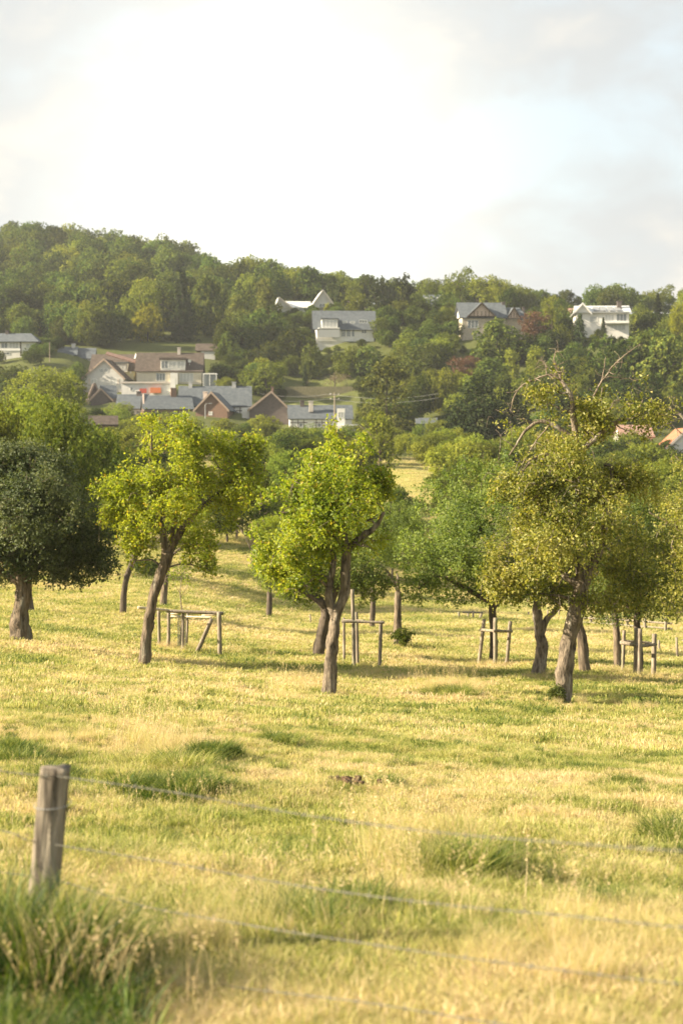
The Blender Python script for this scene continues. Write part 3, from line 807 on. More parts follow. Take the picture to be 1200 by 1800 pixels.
for q in ((375, 1340, 30, .35, 26, G_, .6, 1.0, 0, .2), (300, 1402, 90, .35, 60, G_, .6, .95, 0, .25), (20, 1338, 50, .5, 40, G_, .6, .9, 0, .25),
          (110, 1368, 40, .3, 22, G_, .5, .8, 0, .3), (500, 1308, 35, .5, 24, G_, .5, .9, .05, .3), (570, 1625, 110, .5, 60, G_, .6, .9, 0, .25),
          (560, 1620, 130, .7, 30, D_, .5, .8, .1, .5), (680, 1392, 30, .2, 16, G_, .4, .6, 0, .2), (1090, 1388, 50, .3, 24, G_, .3, .6, .1, .3),
          (1190, 1480, 40, .4, 30, G_, .5, .9, .1, .3), (1070, 1600, 35, .2, 18, G_, .5, .7, 0, .2), (820, 1640, 130, .6, 40, G_, .4, .7, .1, .4),
          (745, 1530, 105, .8, 60, D_, .8, 1.15, .5, 1.0), (800, 1550, 60, .4, 34, G_, .8, 1.1, .05, .4), (700, 1510, 60, .6, 8, S_, .7, 1.0, .8, 1),
          (270, 1325, 100, 1.2, 46, D_, .8, 1.2, .6, 1.0), (250, 1310, 80, 1.2, 12, S_, .8, 1.2, .8, 1), (290, 1352, 70, .4, 30, G_, .7, 1.1, .1, .5),
          (790, 1215, 60, 2.0, 60, D_, .9, 1.4, .6, 1.0), (780, 1200, 60, 2.5, 14, S_, .9, 1.3, .8, 1), (800, 1225, 45, 1.2, 20, G_, 1, 1.6, .1, .4),
          (510, 1232, 40, 1.2, 34, D_, .8, 1.2, .6, 1.0), (510, 1215, 40, 1.5, 14, S_, .9, 1.3, .8, 1), (320, 1140, 40, 1.6, 46, D_, .9, 1.5, .7, 1.0),
          (120, 1300, 60, 1.5, 20, D_, .6, .9, .7, 1.0), (985, 1238, 28, .6, 26, D_, .5, .9, .7, 1.0), (1060, 1245, 90, 1.2, 46, D_, .7, 1.1, .6, 1.0),
          (250, 1172, 20, .6, 16, D_, .5, .8, .6, 1.0), (577, 1222, 20, .5, 12, D_, .4, .7, .6, 1.0), (945, 1190, 22, .6, 18, D_, .6, 1., .7, 1.0),
          (1180, 1195, 60, 1.5, 46, D_, .8, 1.3, .6, 1.0), (860, 1170, 50, 1.5, 34, D_, .8, 1.2, .7, 1.0), (1100, 1190, 60, 1.5, 44, D_, .8, 1.3, .6, 1.0),
          (650, 1180, 50, 1.5, 26, D_, .8, 1.2, .6, 1.0), (100, 1420, 60, .5, 14, D_, .4, .6, .7, 1.0), (1130, 1660, 120, .8, 60, D_, .5, .8, .6, 1.0),
          (950, 1700, 130, .7, 50, D_, .5, .8, .6, 1.0), (420, 1640, 150, .7, 60, D_, .5, .8, .6, 1.0), (330, 1390, 50, .3, 20, D_, .4, .7, .3, .8)):
    patch(*q)
# dense green clump about the fence post, deep shade painted into its blades
n = 46; a = gg.uniform(0, 6.28, n); r = np.sqrt(gg.random(n))
put(-1.16 + np.cos(a) * r * .36, 5.95 + np.sin(a) * r * .35, gg.choice((11, 12), n), gg.uniform(.7, 1.15, n), gg.uniform(0, .42, n))
n = 16; px = gg.uniform(-60, 260, n); Yn = gg.uniform(4.9, 5.5, n)
put((px - 600) / FPX * Yn, Yn, gg.choice((11, 12), n), gg.uniform(.45, .75, n), gg.uniform(0.1, .5, n))
n = 120; a = gg.uniform(0, 6.28, n); r = np.sqrt(gg.random(n))
put(-1.14 + np.cos(a) * r * .33, 6.15 + np.sin(a) * r * .5, gg.choice((13, 14, 13, 14, 7), n), gg.uniform(.6, 1.0, n), gg.uniform(0, .35, n))
n = 80; px = gg.uniform(-60, 230, n); Yn = gg.uniform(4.7, 6.0, n)
put((px - 600) / FPX * Yn, Yn, gg.choice((13, 14), n), gg.uniform(.35, .75, n), gg.uniform(0, .3, n))  # short dark tufts stand in for the shade beside the clump
n = 7; px = gg.uniform(60, 330, n); Yn = gg.uniform(5.4, 6.6, n)
put((px - 600) / FPX * Yn, Yn, gg.choice((7, 8, 9), n), gg.uniform(.6, .95, n), gg.uniform(.6, 1, n))
scatter('grass', 'sunlit pasture turf with green tufts and straw coloured seed heads', 'grass', np.concatenate(PX), np.concatenate(VAR), np.concatenate(SC), np.concatenate(RO),
        np.clip(np.concatenate(TI), 0, 1), GRASS, lean=np.concatenate(LE))

# ------------------------------------------------------------------ houses
def wallmat(n, c, c2=None, s=0.6): return surf_mat(n, c, c2 or tuple(v * 0.85 for v in c), s, 0.85)
H = {'white': wallmat('white_render', (0.72, 0.71, 0.68), (0.62, 0.61, 0.58)), 'grey': wallmat('grey_render', (0.5, 0.5, 0.49)),
     'cream': wallmat('cream_render', (0.62, 0.57, 0.46)), 'yellow': wallmat('yellow_render', (0.6, 0.56, 0.33)),
     'brick': wallmat('brown_brick', (0.22, 0.14, 0.1), (0.16, 0.1, 0.075), 3), 'clad': wallmat('dark_cladding', (0.12, 0.1, 0.095), (0.085, 0.072, 0.068), 2),
     'pink': wallmat('pink_render', (0.52, 0.41, 0.34)), 'stone': wallmat('beige_stone', (0.46, 0.41, 0.33), (0.34, 0.3, 0.24), 2)}
RF = {'slate': surf_mat('slate_roof', (0.075, 0.09, 0.105), (0.115, 0.13, 0.145), 1.2, 0.9, 0.02, 9, spec=0.12),
      'slate_dark': surf_mat('dark_slate_roof', (0.07, 0.085, 0.1), (0.12, 0.135, 0.15), 1.2, 0.9, 0.02, 9, spec=0.12),
      'brown': surf_mat('brown_tile_roof', (0.065, 0.052, 0.045), (0.105, 0.087, 0.075), 1.2, 0.9, 0.02, 9, spec=0.12),
      'red': surf_mat('red_tile_roof', (0.3, 0.11, 0.065), (0.38, 0.17, 0.1), 1.2, 0.9, 0.02, 9, spec=0.12),
      'pinkroof': surf_mat('faded_red_tile_roof', (0.24, 0.15, 0.12), (0.32, 0.21, 0.17), 1.2, 0.9, 0.02, 9, spec=0.12),
      'pale': surf_mat('pale_metal_roof', (0.5, 0.52, 0.52), (0.62, 0.63, 0.62), 1.2, 0.45)}
H['frame'] = wallmat('window_frame', (0.75, 0.75, 0.73)); H['timber'] = wallmat('dark_timber', (0.06, 0.045, 0.035))
H['trim'] = wallmat('pale_trim', (0.55, 0.5, 0.45)); H['verge'] = wallmat('weathered_verge', (0.32, 0.25, 0.2))
H['orange'] = wallmat('orange_cloth', (0.6, 0.19, 0.08)); H['redbox'] = wallmat('red_paint', (0.45, 0.09, 0.06))
H['metal'] = surf_mat('grey_metal', (0.3, 0.31, 0.32), (0.38, 0.39, 0.4), 5, 0.5, metallic=0.5)
gm, nt = new_mat('window_glass'); t = NT(nt); b = t.n('ShaderNodeBsdfPrincipled')
b.inputs['Base Color'].default_value = (0.16, 0.18, 0.19, 1); b.inputs['Roughness'].default_value = 0.12
t.l(b.outputs[0], t.n('ShaderNodeOutputMaterial').inputs[0]); H['glass'] = gm
gm, nt = new_mat('curtained_glass'); t = NT(nt); b = t.n('ShaderNodeBsdfPrincipled')
b.inputs['Base Color'].default_value = (0.42, 0.43, 0.42, 1); b.inputs['Roughness'].default_value = 0.2
t.l(b.outputs[0], t.n('ShaderNodeOutputMaterial').inputs[0]); H['curtain'] = gm

class House:
    """facade runs from column x0 to x1 at Y metres; rows are photo rows on the facade plane"""
    def __init__(s, name, label, Y, x0, x1, base, depth, rz=0.0, group=None, cat='house'):
        s.Y = Y; s.k = Y / FPX; s.x0 = x0; s.base = base
        s.cx = (x0 + x1) / 2; s.w = (x1 - x0) * s.k; s.d = depth
        p = P(s.cx, base, Y)
        s.root = empty(name, p, R(rz), label=label, cat=cat, group=group)
    def X(s, px): return (px - s.cx) * s.k
    def Z(s, py): return (s.base - py) * s.k
    def part(s, name, mb, mat): return mb.build(name, mat, s.root)
    def body(s, eave, mat='white', x0=None, x1=None, y0=0.0, d=None, sink=4.0):
        a = -s.w / 2 if x0 is None else s.X(x0); b = s.w / 2 if x1 is None else s.X(x1)
        s.part('wall', MB().box(a, b, y0, y0 + (d or s.d), -sink, s.Z(eave)), H[mat])
    def roof_x(s, eave, ridge, mat='slate', over=0.5, hip=0.0, x0=None, x1=None, y0=0.0, d=None, gable=None, t=0.22):
        """ridge runs along the facade: one slope faces us"""
        a = (-s.w / 2 if x0 is None else s.X(x0)); b = (s.w / 2 if x1 is None else s.X(x1)); d = d or s.d
        ze, zr = s.Z(eave), s.Z(ridge); ym = y0 + d / 2; sl = (zr - ze) / (d / 2); zo = ze - over * sl
        A, B_ = a - over, b + over; ha, hb = A + hip, B_ - hip
        m = MB()
        m.slab((A, y0 - over, zo), (B_, y0 - over, zo), (hb, ym, zr), (ha, ym, zr), t)
        m.slab((B_, y0 + d + over, zo), (A, y0 + d + over, zo), (ha, ym, zr), (hb, ym, zr), t)
        if hip:
            m.slab((A, y0 + d + over, zo), (A, y0 - over, zo), (ha, ym, zr), (ha, ym + .01, zr), t)
            m.slab((B_, y0 - over, zo), (B_, y0 + d + over, zo), (hb, ym + .01, zr), (hb, ym, zr), t)
        else:
            for q in (a + 0.02, b - 0.14):
                g = MB()
                v = [(q, y0 + .02, ze), (q, y0 + d - .02, ze), (q, ym, zr - t), (q, ym, zr - t), (q + .12, y0 + .02, ze), (q + .12, y0 + d - .02, ze), (q + .12, ym, zr - t), (q + .12, ym, zr - t)]
                g.add(v, [(0, 1, 2, 3), (7, 6, 5, 4), (0, 4, 5, 1), (1, 5, 6, 2), (3, 7, 4, 0)])
                s.part('gable', g, H[gable or 'white'])
        return s.part('roof', m, RF[mat])
    def roof_y(s, eave, apex, mat='slate', x0=None, x1=None, y0=0.0, d=None, over=0.45, gable='white', verge='trim', t=0.22, ax=None):
        """gable faces us"""
        a = (-s.w / 2 if x0 is None else s.X(x0)); b = (s.w / 2 if x1 is None else s.X(x1)); d = d or s.d
        ze, zr = s.Z(eave), s.Z(apex); xm = (a + b) / 2 if ax is None else s.X(ax); ya, yb = y0 - over, y0 + d + over
        sa = (zr - ze) / (xm - a); sb = (zr - ze) / (b - xm)
        m = MB()
        m.slab((a - over, ya, ze - over * sa), (xm, ya, zr), (xm, yb, zr), (a - over, yb, ze - over * sa), -t)
        m.slab((xm, ya, zr), (b + over, ya, ze - over * sb), (b + over, yb, ze - over * sb), (xm, yb, zr), -t)
        r = s.part('roof', m, RF[mat])
        for q in (y0 + .01, y0 + d - 0.13):
            g = MB()
            v = [(a, q, ze), (b, q, ze), (xm, q, zr), (xm, q, zr), (a, q + .12, ze), (b, q + .12, ze), (xm, q + .12, zr), (xm, q + .12, zr)]
            g.add(v, [(0, 1, 2, 3), (7, 6, 5, 4), (0, 4, 5, 1), (1, 5, 6, 2), (3, 7, 4, 0)])
            s.part('gable', g, H[gable])
        if verge:
            w = 0.28
            for (xa, za, xb, zb) in ((a - over, ze - over * sa, xm, zr), (b + over, ze - over * sb, xm, zr)):
                v = [(xa, ya - .06, za - w), (xb, ya - .06, zb - w), (xb, ya - .06, zb + .27), (xa, ya - .06, za + .27)]
                v += [(x, y + .05, z) for x, y, z in v]
                MB().add(v, [(0, 1, 2, 3), (7, 6, 5, 4), (0, 4, 5, 1), (1, 5, 6, 2), (2, 6, 7, 3), (3, 7, 4, 0)]).build('verge_board', H[verge], r)
        return r
    def window(s, x0, y0, x1, y1, cols=2, y=0.0, glass='glass', frame='frame', rows=1, f=None):
        a, b, z0, z1 = s.X(x0), s.X(x1), s.Z(y1), s.Z(y0); f = f or 0.09
        m = MB(); Y0, Y1 = y - 0.07, y + 0.03
        m.box(a, b, Y0, Y1, z1 - f, z1).box(a, b, Y0, Y1, z0, z0 + f)
        for i in range(cols + 1):
            c = a + (b - a - f) * i / cols; m.box(c, c + f, Y0 + .004, Y1, z0 + f, z1 - f)
        for i in range(1, rows):
            c = z0 + (z1 - z0) * i / rows; m.box(a + f, b - f, Y0 + .01, Y1, c - f / 3, c + f / 3)
        w = s.part('window', m, H[frame])
        for i in range(cols):
            c0 = a + (b - a - f) * i / cols + f; c1 = a + (b - a - f) * (i + 1) / cols
            MB().box(c0, c1, y - 0.03, y + 0.02, z0 + f, z1 - f).build('pane', H[glass], w)
        return w
    def chimney(s, px, top, bot, w=0.8, y=None, mat='clad', roof=None):
        x = s.X(px); y = s.d / 2 - .6 if y is None else y
        m = MB().box(x - w / 2, x + w / 2, y, y + w, s.Z(bot) - 1.0, s.Z(top)).box(x - w / 2 - .1, x + w / 2 + .1, y - .1, y + w + .1, s.Z(top), s.Z(top) + .16)
        return m.build('chimney', H[mat], roof or s.root)
    def box(s, name, x0, y0, x1, y1, ya, yb, mat):
        return s.part(name, MB().box(s.X(x0), s.X(x1), ya, yb, s.Z(y1), s.Z(y0)), H.get(mat) or RF[mat])
    def timber(s, lines, y=-0.06, w=0.16, mat='timber'):
        for x0, y0, x1, y1 in lines:
            p, q = np.array([s.X(x0), y, s.Z(y0)]), np.array([s.X(x1), y, s.Z(y1)]); d = unit(q - p); n = np.array([-d[2], 0, d[0]]) * w / 2; o = np.array([0, .05, 0])
            v = [p - n, q - n, q + n, p + n, p - n + o, q - n + o, q + n + o, p + n + o]
            s.part('timber', MB().add(v, [(0, 1, 2, 3), (7, 6, 5, 4), (0, 4, 5, 1), (1, 5, 6, 2), (2, 6, 7, 3), (3, 7, 4, 0)]), H[mat])
    def dish(s, px, py, y, r=0.5):
        m = MB(); a = np.arange(10) * 2 * np.pi / 10; c = np.array([s.X(px), y, s.Z(py)])
        ring = lambda q, dy: np.stack([c[0] + np.cos(a) * q, np.full(10, c[1] + dy), c[2] + np.sin(a) * q], 1)
        v = np.concatenate([ring(r, 0), ring(r * .6, .13), ring(.04, .2)]); f = []
        for k in range(2):
            for i in range(10): f.append((k * 10 + i, k * 10 + (i + 1) % 10, k * 10 + 10 + (i + 1) % 10, k * 10 + 10 + i))
        m.add(v, f); m.tube([c + np.array([0, .2, 0]), c + np.array([0, .25, -1.1])], [.04, .04], 5)
        s.part('satellite_dish', m, H['frame'])

h = House('bungalow', 'low white bungalow with dark hipped roof behind the big dark tree', 450, -22, 64, 627, 9)
h.body(598, 'white'); r_ = h.roof_x(598, 584, 'slate_dark', 0.9, 3.0); h.window(3, 602, 14, 612, 2, glass='glass'); h.window(17, 602, 33, 612, 3, glass='curtain')
h.box('dark_strip', -1, 600, 38, 601.5, -.06, 0, 'timber'); h.box('balcony_rail', -20, 613, 38, 617, -1.3, -1.2, 'frame'); h.window(-18, 602, -3, 612, 3); h.window(5, 619, 18, 624, 2); h.window(46, 604, 58, 612, 2, glass='curtain'); h.chimney(8, 580, 590, roof=r_)  # thin dark strip over the windows, standing proud of the wall
h.box('pillar', 36, 600, 38, 626, -.12, -.0, 'timber')

h = House('chalet', 'small white chalet with grey roof and outside steps', 455, 106, 164, 640, 7, 4)
h.body(624, 'white', 106, 132); h.body(628, 'white', 132.3, 164, 0.6); h.roof_x(623, 608, 'slate', .4, 0, 104, 134); h.roof_x(628, 610, 'slate', .4, 0, 134.5, 165, .6)
h.window(108, 625, 127, 633, 4, glass='curtain'); h.window(134, 630, 148, 638, 3, y=.6); h.chimney(128, 604, 612, .9, mat='grey')

h = House('cottage', 'dark roofed cottage with a round dish under the wood', 500, 172, 214, 612, 8, -6)
h.body(602, 'clad'); h.roof_y(602, 589, 'brown', 172, 196, 0, gable='clad', verge=None); h.roof_x(603, 593, 'slate_dark', .4, 0, 197, 214); h.dish(213, 598, -1)

h = House('gabled_house', 'pale grey gabled house with paired attic windows and brown verge', 425, 146, 218, 690, 9, -4)
h.body(664, 'grey'); r_ = h.roof_y(664, 632, 'brown', 146, 218, ax=184, gable='grey', verge='verge', over=.5)
h.window(175, 648, 182, 655, 2); h.window(184, 648, 191, 655, 2)
h.window(160, 666, 171, 675, 2, glass='curtain'); h.window(194, 666, 206, 676, 2, glass='curtain'); h.box('shutter', 155.5, 666, 159.5, 675, -.08, 0, 'trim'); h.box('shutter', 207, 666, 210, 676, -.08, 0, 'trim')
h.part('plinth', MB().box(h.X(146) - .05, h.X(218) + .05, -.1, 0, -4, h.Z(686)), H['trim'])

h = House('terraced_house', 'brown roofed house with white dormer behind the grey gable', 436, 156, 238, 676, 9, -3)
h.body(650, 'yellow'); r_ = h.roof_x(650, 621, 'brown', .3, 0, 158, 236, gable='pink')
h.box('dormer', 200, 639, 225, 654, -.6, 3.5, 'white'); h.window(203, 642, 222, 651, 3, y=-.62, glass='curtain'); h.box('dormer_roof', 198, 637, 227, 639, -.9, 3.8, 'slate_dark')
h.box('side_wall', 220, 657, 238, 680, -1.8, -.2, 'yellow'); h.window(226, 667, 232, 675, 1, y=-1.82, glass='curtain')
h.part('parapet', MB().slab((h.X(229), -.5, h.Z(656)), (h.X(231.5), -.5, h.Z(656)), (h.X(236), 4.5, h.Z(620)), (h.X(233.5), 4.5, h.Z(620)), .9), H['white'])
h.part('party_wall', MB().slab((h.X(231.5), -.45, h.Z(662)), (h.X(238), -.45, h.Z(662)), (h.X(239), 4.5, h.Z(628)), (h.X(236.5), 4.5, h.Z(622)), .4), H['brick'])
h.chimney(226, 633, 642, .8, 1.5)

h = House('annex', 'long tan pantile roof sloping between the gable and the dormer house', 432, 186, 282, 668, 6, 0, cat='outbuilding')
h.part('roof', MB().slab((h.X(186), 0, h.Z(622)), (h.X(282), 0, h.Z(650)), (h.X(282), 2.2, h.Z(646)), (h.X(187), 2.2, h.Z(617)), .3), RF['pinkroof'])
h.part('wall', MB().box(h.X(240), h.X(280), .4, 2, -1, h.Z(652)), H['cream'])

h = House('dormer_house', 'wide cream house with dark brown roof and white box dormer', 430, 241, 354, 676, 10, 2)
h.body(650, 'cream'); r_ = h.roof_x(650, 618, 'brown', .5, 0, 241, 354, gable='cream')
h.box('dormer', 283, 633, 326, 651, -.3, 4.2, 'white'); h.box('dormer_roof', 281, 629, 328, 633, -.7, 4.6, 'brown')
h.window(284, 635, 296, 648, 2, y=-.32); h.window(297, 636, 310, 647, 2, y=-.32, glass='curtain'); h.window(312, 635, 325, 648, 2, y=-.32, glass='curtain')
h.window(275, 656, 291, 670, 3); h.window(316, 656, 340, 671, 4, glass='curtain'); h.box('downpipe', 302, 651, 303.2, 676, -.12, 0, 'frame')
h.box('porch_wall', 300, 656, 313, 676, -1.2, 0, 'white'); h.chimney(313, 610, 620, .8, 4.4, mat='trim', roof=r_); h.dish(333, 634, 1.0, .45)
h = House('conservatory', 'white framed glass lean-to beside the cream dormer house', 428, 357, 381, 677, 4, 0, cat='conservatory')
h.part('frame', MB().box(h.X(357), h.X(381), 0, 4, h.Z(658), h.Z(656)).box(h.X(357), h.X(358), 0, .2, -2, h.Z(658)).box(h.X(368.5), h.X(369.5), 0, .2, -2, h.Z(658)).box(h.X(380), h.X(381), 0, .2, -2, h.Z(658)), H['frame'])
h.part('glass', MB().box(h.X(358), h.X(380), .3, .34, -2, h.Z(658)), H['glass'])
h = House('garden_shed', 'blue grey shed roof against the dark hedge', 470, 354, 378, 630, 5, 0, cat='shed')
h.body(615, 'grey', sink=3); h.roof_x(615, 603, 'brown', .3, 0, 345, 380)

h = House('garage_row', 'flat white garage wing with orange awning', 415, 214, 302, 694, 6, 0, cat='garage')
h.body(674, 'white'); h.box('roof_edge', 212, 671, 304, 674, -.5, 6.2, 'trim'); h.window(229, 681, 234, 687, 1)
h.box('awning', 265, 681.5, 283.5, 691, -.7, -.1, 'orange'); h.box('red_door', 246, 683, 258, 691, -.12, 0, 'redbox'); h.box('wall_pillar', 300, 666, 309, 690, -.8, 0, 'white')

h = House('small_gabled_house', 'little dark gabled house with slate side roof beyond the bushy dome', 405, 157, 205, 716, 7, 12)
h.body(700, 'clad'); h.roof_y(700, 673, 'brown', 158, 180, 3.5, gable='clad', verge='verge'); h.roof_y(702, 684, 'brown', 160, 196, gable='clad', verge='verge', d=3.2); h.roof_x(699, 676, 'slate', .3, 0, 181, 205, 1)
h = House('low_cottage', 'low slate cottage between the small gable and the pink verge', 400, 206, 256, 742, 8, 0)
h.body(716, 'white'); r_ = h.roof_x(716, 692, 'slate', .4); h.window(231, 722, 237, 730, 2); h.window(240, 722, 247, 730, 2); h.chimney(241, 688, 695, 1.0, roof=r_)

h = House('slate_house', 'slate roofed house with pinkish gable edge and dark chimney', 392, 254, 338, 750, 9, 10)
h.body(717, 'brick'); r_ = h.roof_x(717, 694, 'slate', .4, 0, gable='pink'); h.window(299, 724, 311, 733, 2, glass='curtain'); h.window(270, 724, 280, 733, 2); h.chimney(308, 682, 695, 1.3, mat='brick', roof=r_)
h.part('verge_board', MB().slab((h.X(252), -.6, h.Z(722)), (h.X(254), -.6, h.Z(722)), (h.X(256), 4.5, h.Z(691)), (h.X(253.5), 4.5, h.Z(691)), .5), H['pink'])

h = House('brick_gable_house', 'brown brick gable house with two small white windows', 385, 344, 400, 765, 10, -5)
h.body(719, 'brick'); r_ = h.roof_y(719, 690, 'slate', ax=372, gable='brick', verge='verge', over=.5)
h.window(367, 723.5, 373.5, 730, 1, glass='curtain'); h.window(367, 743, 373.5, 750, 1, glass='curtain'); h.chimney(353, 688, 696, .9, 6, mat='pink', roof=r_)

h = House('barn', 'long slate barn roof with half timbered white front', 396, 316, 440, 755, 11, 3, cat='barn')
h.body(712, 'white'); r_ = h.roof_x(712, 677, 'slate', .4, 0, gable='clad')
h.timber([(402, 713, 402, 740), (412, 713, 412, 740), (422, 713, 422, 740), (431, 713, 431, 740), (400, 722, 440, 722), (400, 732, 440, 732), (402, 740, 411, 723), (431, 723, 440, 740)])
h.window(413.5, 723.5, 420.5, 731, 1); h.chimney(411, 671, 679, .9, mat='grey', roof=r_); h.chimney(334, 670, 679, .8, mat='grey', roof=r_)

h = House('dark_gable_house', 'dark clad gable house with no windows and thin chimney', 388, 439, 508, 765, 10, 0)
h.body(719, 'clad'); r_ = h.roof_y(719, 689, 'slate', ax=477, gable='clad', verge='verge', over=.5); h.chimney(478, 680, 690, .5, 3, mat='brick', roof=r_)
h.box('side_wall', 425, 716, 438, 745, 1.5, 5, 'white')

h = House('timbered_row', 'low half timbered row under a pale slate roof', 382, 509, 618, 765, 8, 3)
h.body(734, 'white'); r_ = h.roof_x(734, 711, 'slate', .4); h.chimney(547, 706, 716, .9, 1.2, mat='trim', roof=r_); h.chimney(532, 704, 712, .9, mat='slate_dark' if False else 'clad', roof=r_)
h.timber([(x, 735, x, 752) for x in (514, 524, 534, 556, 566, 576, 600)] + [(510, 743, 540, 743), (552, 743, 580, 743)]); h.window(525.5, 744, 532, 751, 1); h.window(557.5, 744, 564.5, 751, 1)
h = House('glass_house', 'white block with teal window bands next to the timbered row', 372, 591, 648, 775, 8, 0)
h.body(748, 'white'); h.box('upper_floor', 592, 718, 606, 748, 0.5, 4, 'white'); h.part('roof', MB().box(h.X(604), h.X(650), -.4, 8.3, h.Z(748), h.Z(746)), RF['pale'])
h.window(606, 752, 640, 762, 6); h.window(594, 724, 604, 734, 2, y=.5, glass='curtain')

h = House('balcony_house', 'white hillside house with long slate roof, glazed gable bay and balcony', 480, 557, 656, 600, 10, 4)
h.body(575, 'white', sink=6); r_ = h.roof_x(575, 544, 'slate', .8, 0, 555, 657, gable='grey')
h.box('bay', 565, 562, 593, 577, -.9, 3.5, 'white'); h.window(566, 563, 592, 576, 4, y=-.92, glass='curtain'); h.box('bay_roof', 563, 560, 595, 562, -1.1, 4.2, 'slate')
h.box('balcony', 559, 577, 596, 579, -2.2, 0, 'frame'); h.box('balcony_rail', 559, 580.5, 596, 594, -2.2, -2.1, 'curtain')
h.window(600, 580, 607, 592, 2); h.window(609, 580, 616, 592, 2); h.window(618, 580, 623, 592, 1); h.window(635, 579, 644, 586, 2); h.window(631, 562.5, 645, 568, 3, y=-.2)
for q in (602, 616): h.window(q, 564, q + 8, 568, 1, y=1.1, glass='curtain')
h.box('sill_beam', 556, 594.5, 657, 600, -.14, 0, 'frame')
h = House('big_gabled_villa', 'light grey villa with peaked gable and long low wing under the ridge trees', 535, 486, 590, 560, 12, 6)
h.body(541, 'grey', sink=5); r_ = h.roof_x(540, 527, 'pale', .4, 0, 500, 546, gable='grey'); h.roof_y(541, 511, 'pale', 546, 590, -1.0, 13, gable='grey', verge='trim', ax=567)
h.roof_y(541, 524, 'pale', 486, 512, -.6, 11, gable='grey', verge='trim', ax=490); h.window(525, 540, 541, 547, 4, y=-.03); h.window(560, 534, 572, 541, 2, y=-1.02)
h = House('hidden_villa', 'grey roofed villa half hidden behind the pale hill trees', 560, 740, 790, 556, 10, 0)
h.body(535, 'cream', sink=5); r_ = h.roof_x(535, 516, 'slate', .6, 1.5); h.window(771, 537, 782, 545, 2); h.box('roof_light', 745, 523, 760, 526, -.2, 1, 'frame'); h.box('roof_light', 768, 523, 776, 526, -.2, 1, 'frame')
h = House('timber_gable_house', 'twin gabled house with half timbering under a blue slate roof', 470, 810, 924, 590, 11, 3)
h.body(558, 'stone', 812, 888, sink=6); h.body(560, 'stone', 889, 924, 1.2, sink=6)
r_ = h.roof_x(556, 529, 'slate', .6, 0, 810, 888, 0.3); h.roof_y(556, 534, 'slate', 822, 868, -.8, 6, gable='pink', verge='timber', ax=845); h.roof_x(557, 537, 'slate', .5, 1.5, 889, 926, 1.6)
h.roof_y(559, 541, 'slate', 891, 914, .4, 5, gable='pink', verge='timber', ax=903)
h.timber([(x, 548, x, 557) for x in (832, 838, 845, 852, 858)] + [(826, 557, 864, 557)], y=-.86); h.timber([(x, 550, x, 558) for x in (898, 903, 908)], y=.34); h.window(821, 563, 840, 577, 3, y=-.02); h.chimney(889, 529, 540, .9, roof=r_); h.chimney(925, 538, 545, .6)
h = House('solar_roof_house', 'white two storey house with solar panels and roof terrace', 470, 1012, 1104, 582, 10, -3)
h.body(548, 'white', sink=6); r_ = h.roof_x(548, 535, 'pale', .6, 0, 1015, 1104, gable='white'); h.roof_y(549, 534, 'pale', 1010, 1036, -.5, 10.5, gable='white', verge='frame', ax=1023)
for q in (1043, 1055, 1068, 1081): MB().slab((h.X(q), -.1, h.Z(546)), (h.X(q + 10), -.1, h.Z(546)), (h.X(q + 9), 3.8, h.Z(537)), (h.X(q - 1), 3.8, h.Z(537)), .1).build('solar_panel', H['metal'], r_)
h.chimney(1089, 529, 538, 1.2, 2.5, roof=r_); h.window(1062, 553, 1078, 565, 3, glass='curtain'); h.window(1082, 552, 1100, 565, 3); h.window(1036, 556, 1050, 566, 2, glass='curtain'); h.box('balcony', 1058, 566, 1103, 569, -1.6, 0, 'frame'); h.window(1064, 571, 1098, 580, 5, glass='curtain'); h.box('roof_edge', 1036, 548.5, 1104, 550.5, -.9, -.02, 'metal')
h = House('brown_roof_house', 'faded brown roof peeping up beside the solar panelled house', 500, 984, 1016, 570, 8, 0)
h.body(552, 'cream', sink=4); h.roof_x(552, 540, 'pinkroof', .4, 1)
h = House('pink_roof_house', 'white walled house with faded pink roof behind the tall bare-topped tree', 300, 1092, 1146, 800, 9, 0)
h.body(765, 'white'); h.roof_x(766, 746, 'pinkroof', .4, 0); h.window(1098, 768, 1112, 776, 2); h.window(1120, 768, 1136, 776, 2)
h = House('red_roof_house', 'red tiled gable roof at the edge of the valley orchard', 290, 1172, 1236, 800, 9, 0)
h.body(785, 'white'); h.roof_y(786, 754, 'red', ax=1206, gable='white', verge='trim')
h = House('greenhouse', 'long slate topped glasshouse beyond the narrow valley tree', 340, 732, 768, 760, 5, 0, cat='greenhouse')
h.body(744, 'glass', sink=2); h.roof_x(744, 734, 'slate', .2, 0, gable='glass')
h = House('garden_hut', 'small brown roofed hut sunk among the valley shrubs', 300, 160, 204, 752, 5, 8, cat='shed')
h.body(744, 'brick', sink=2); h.roof_x(744, 730, 'brown', .4, 0, gable='brick')

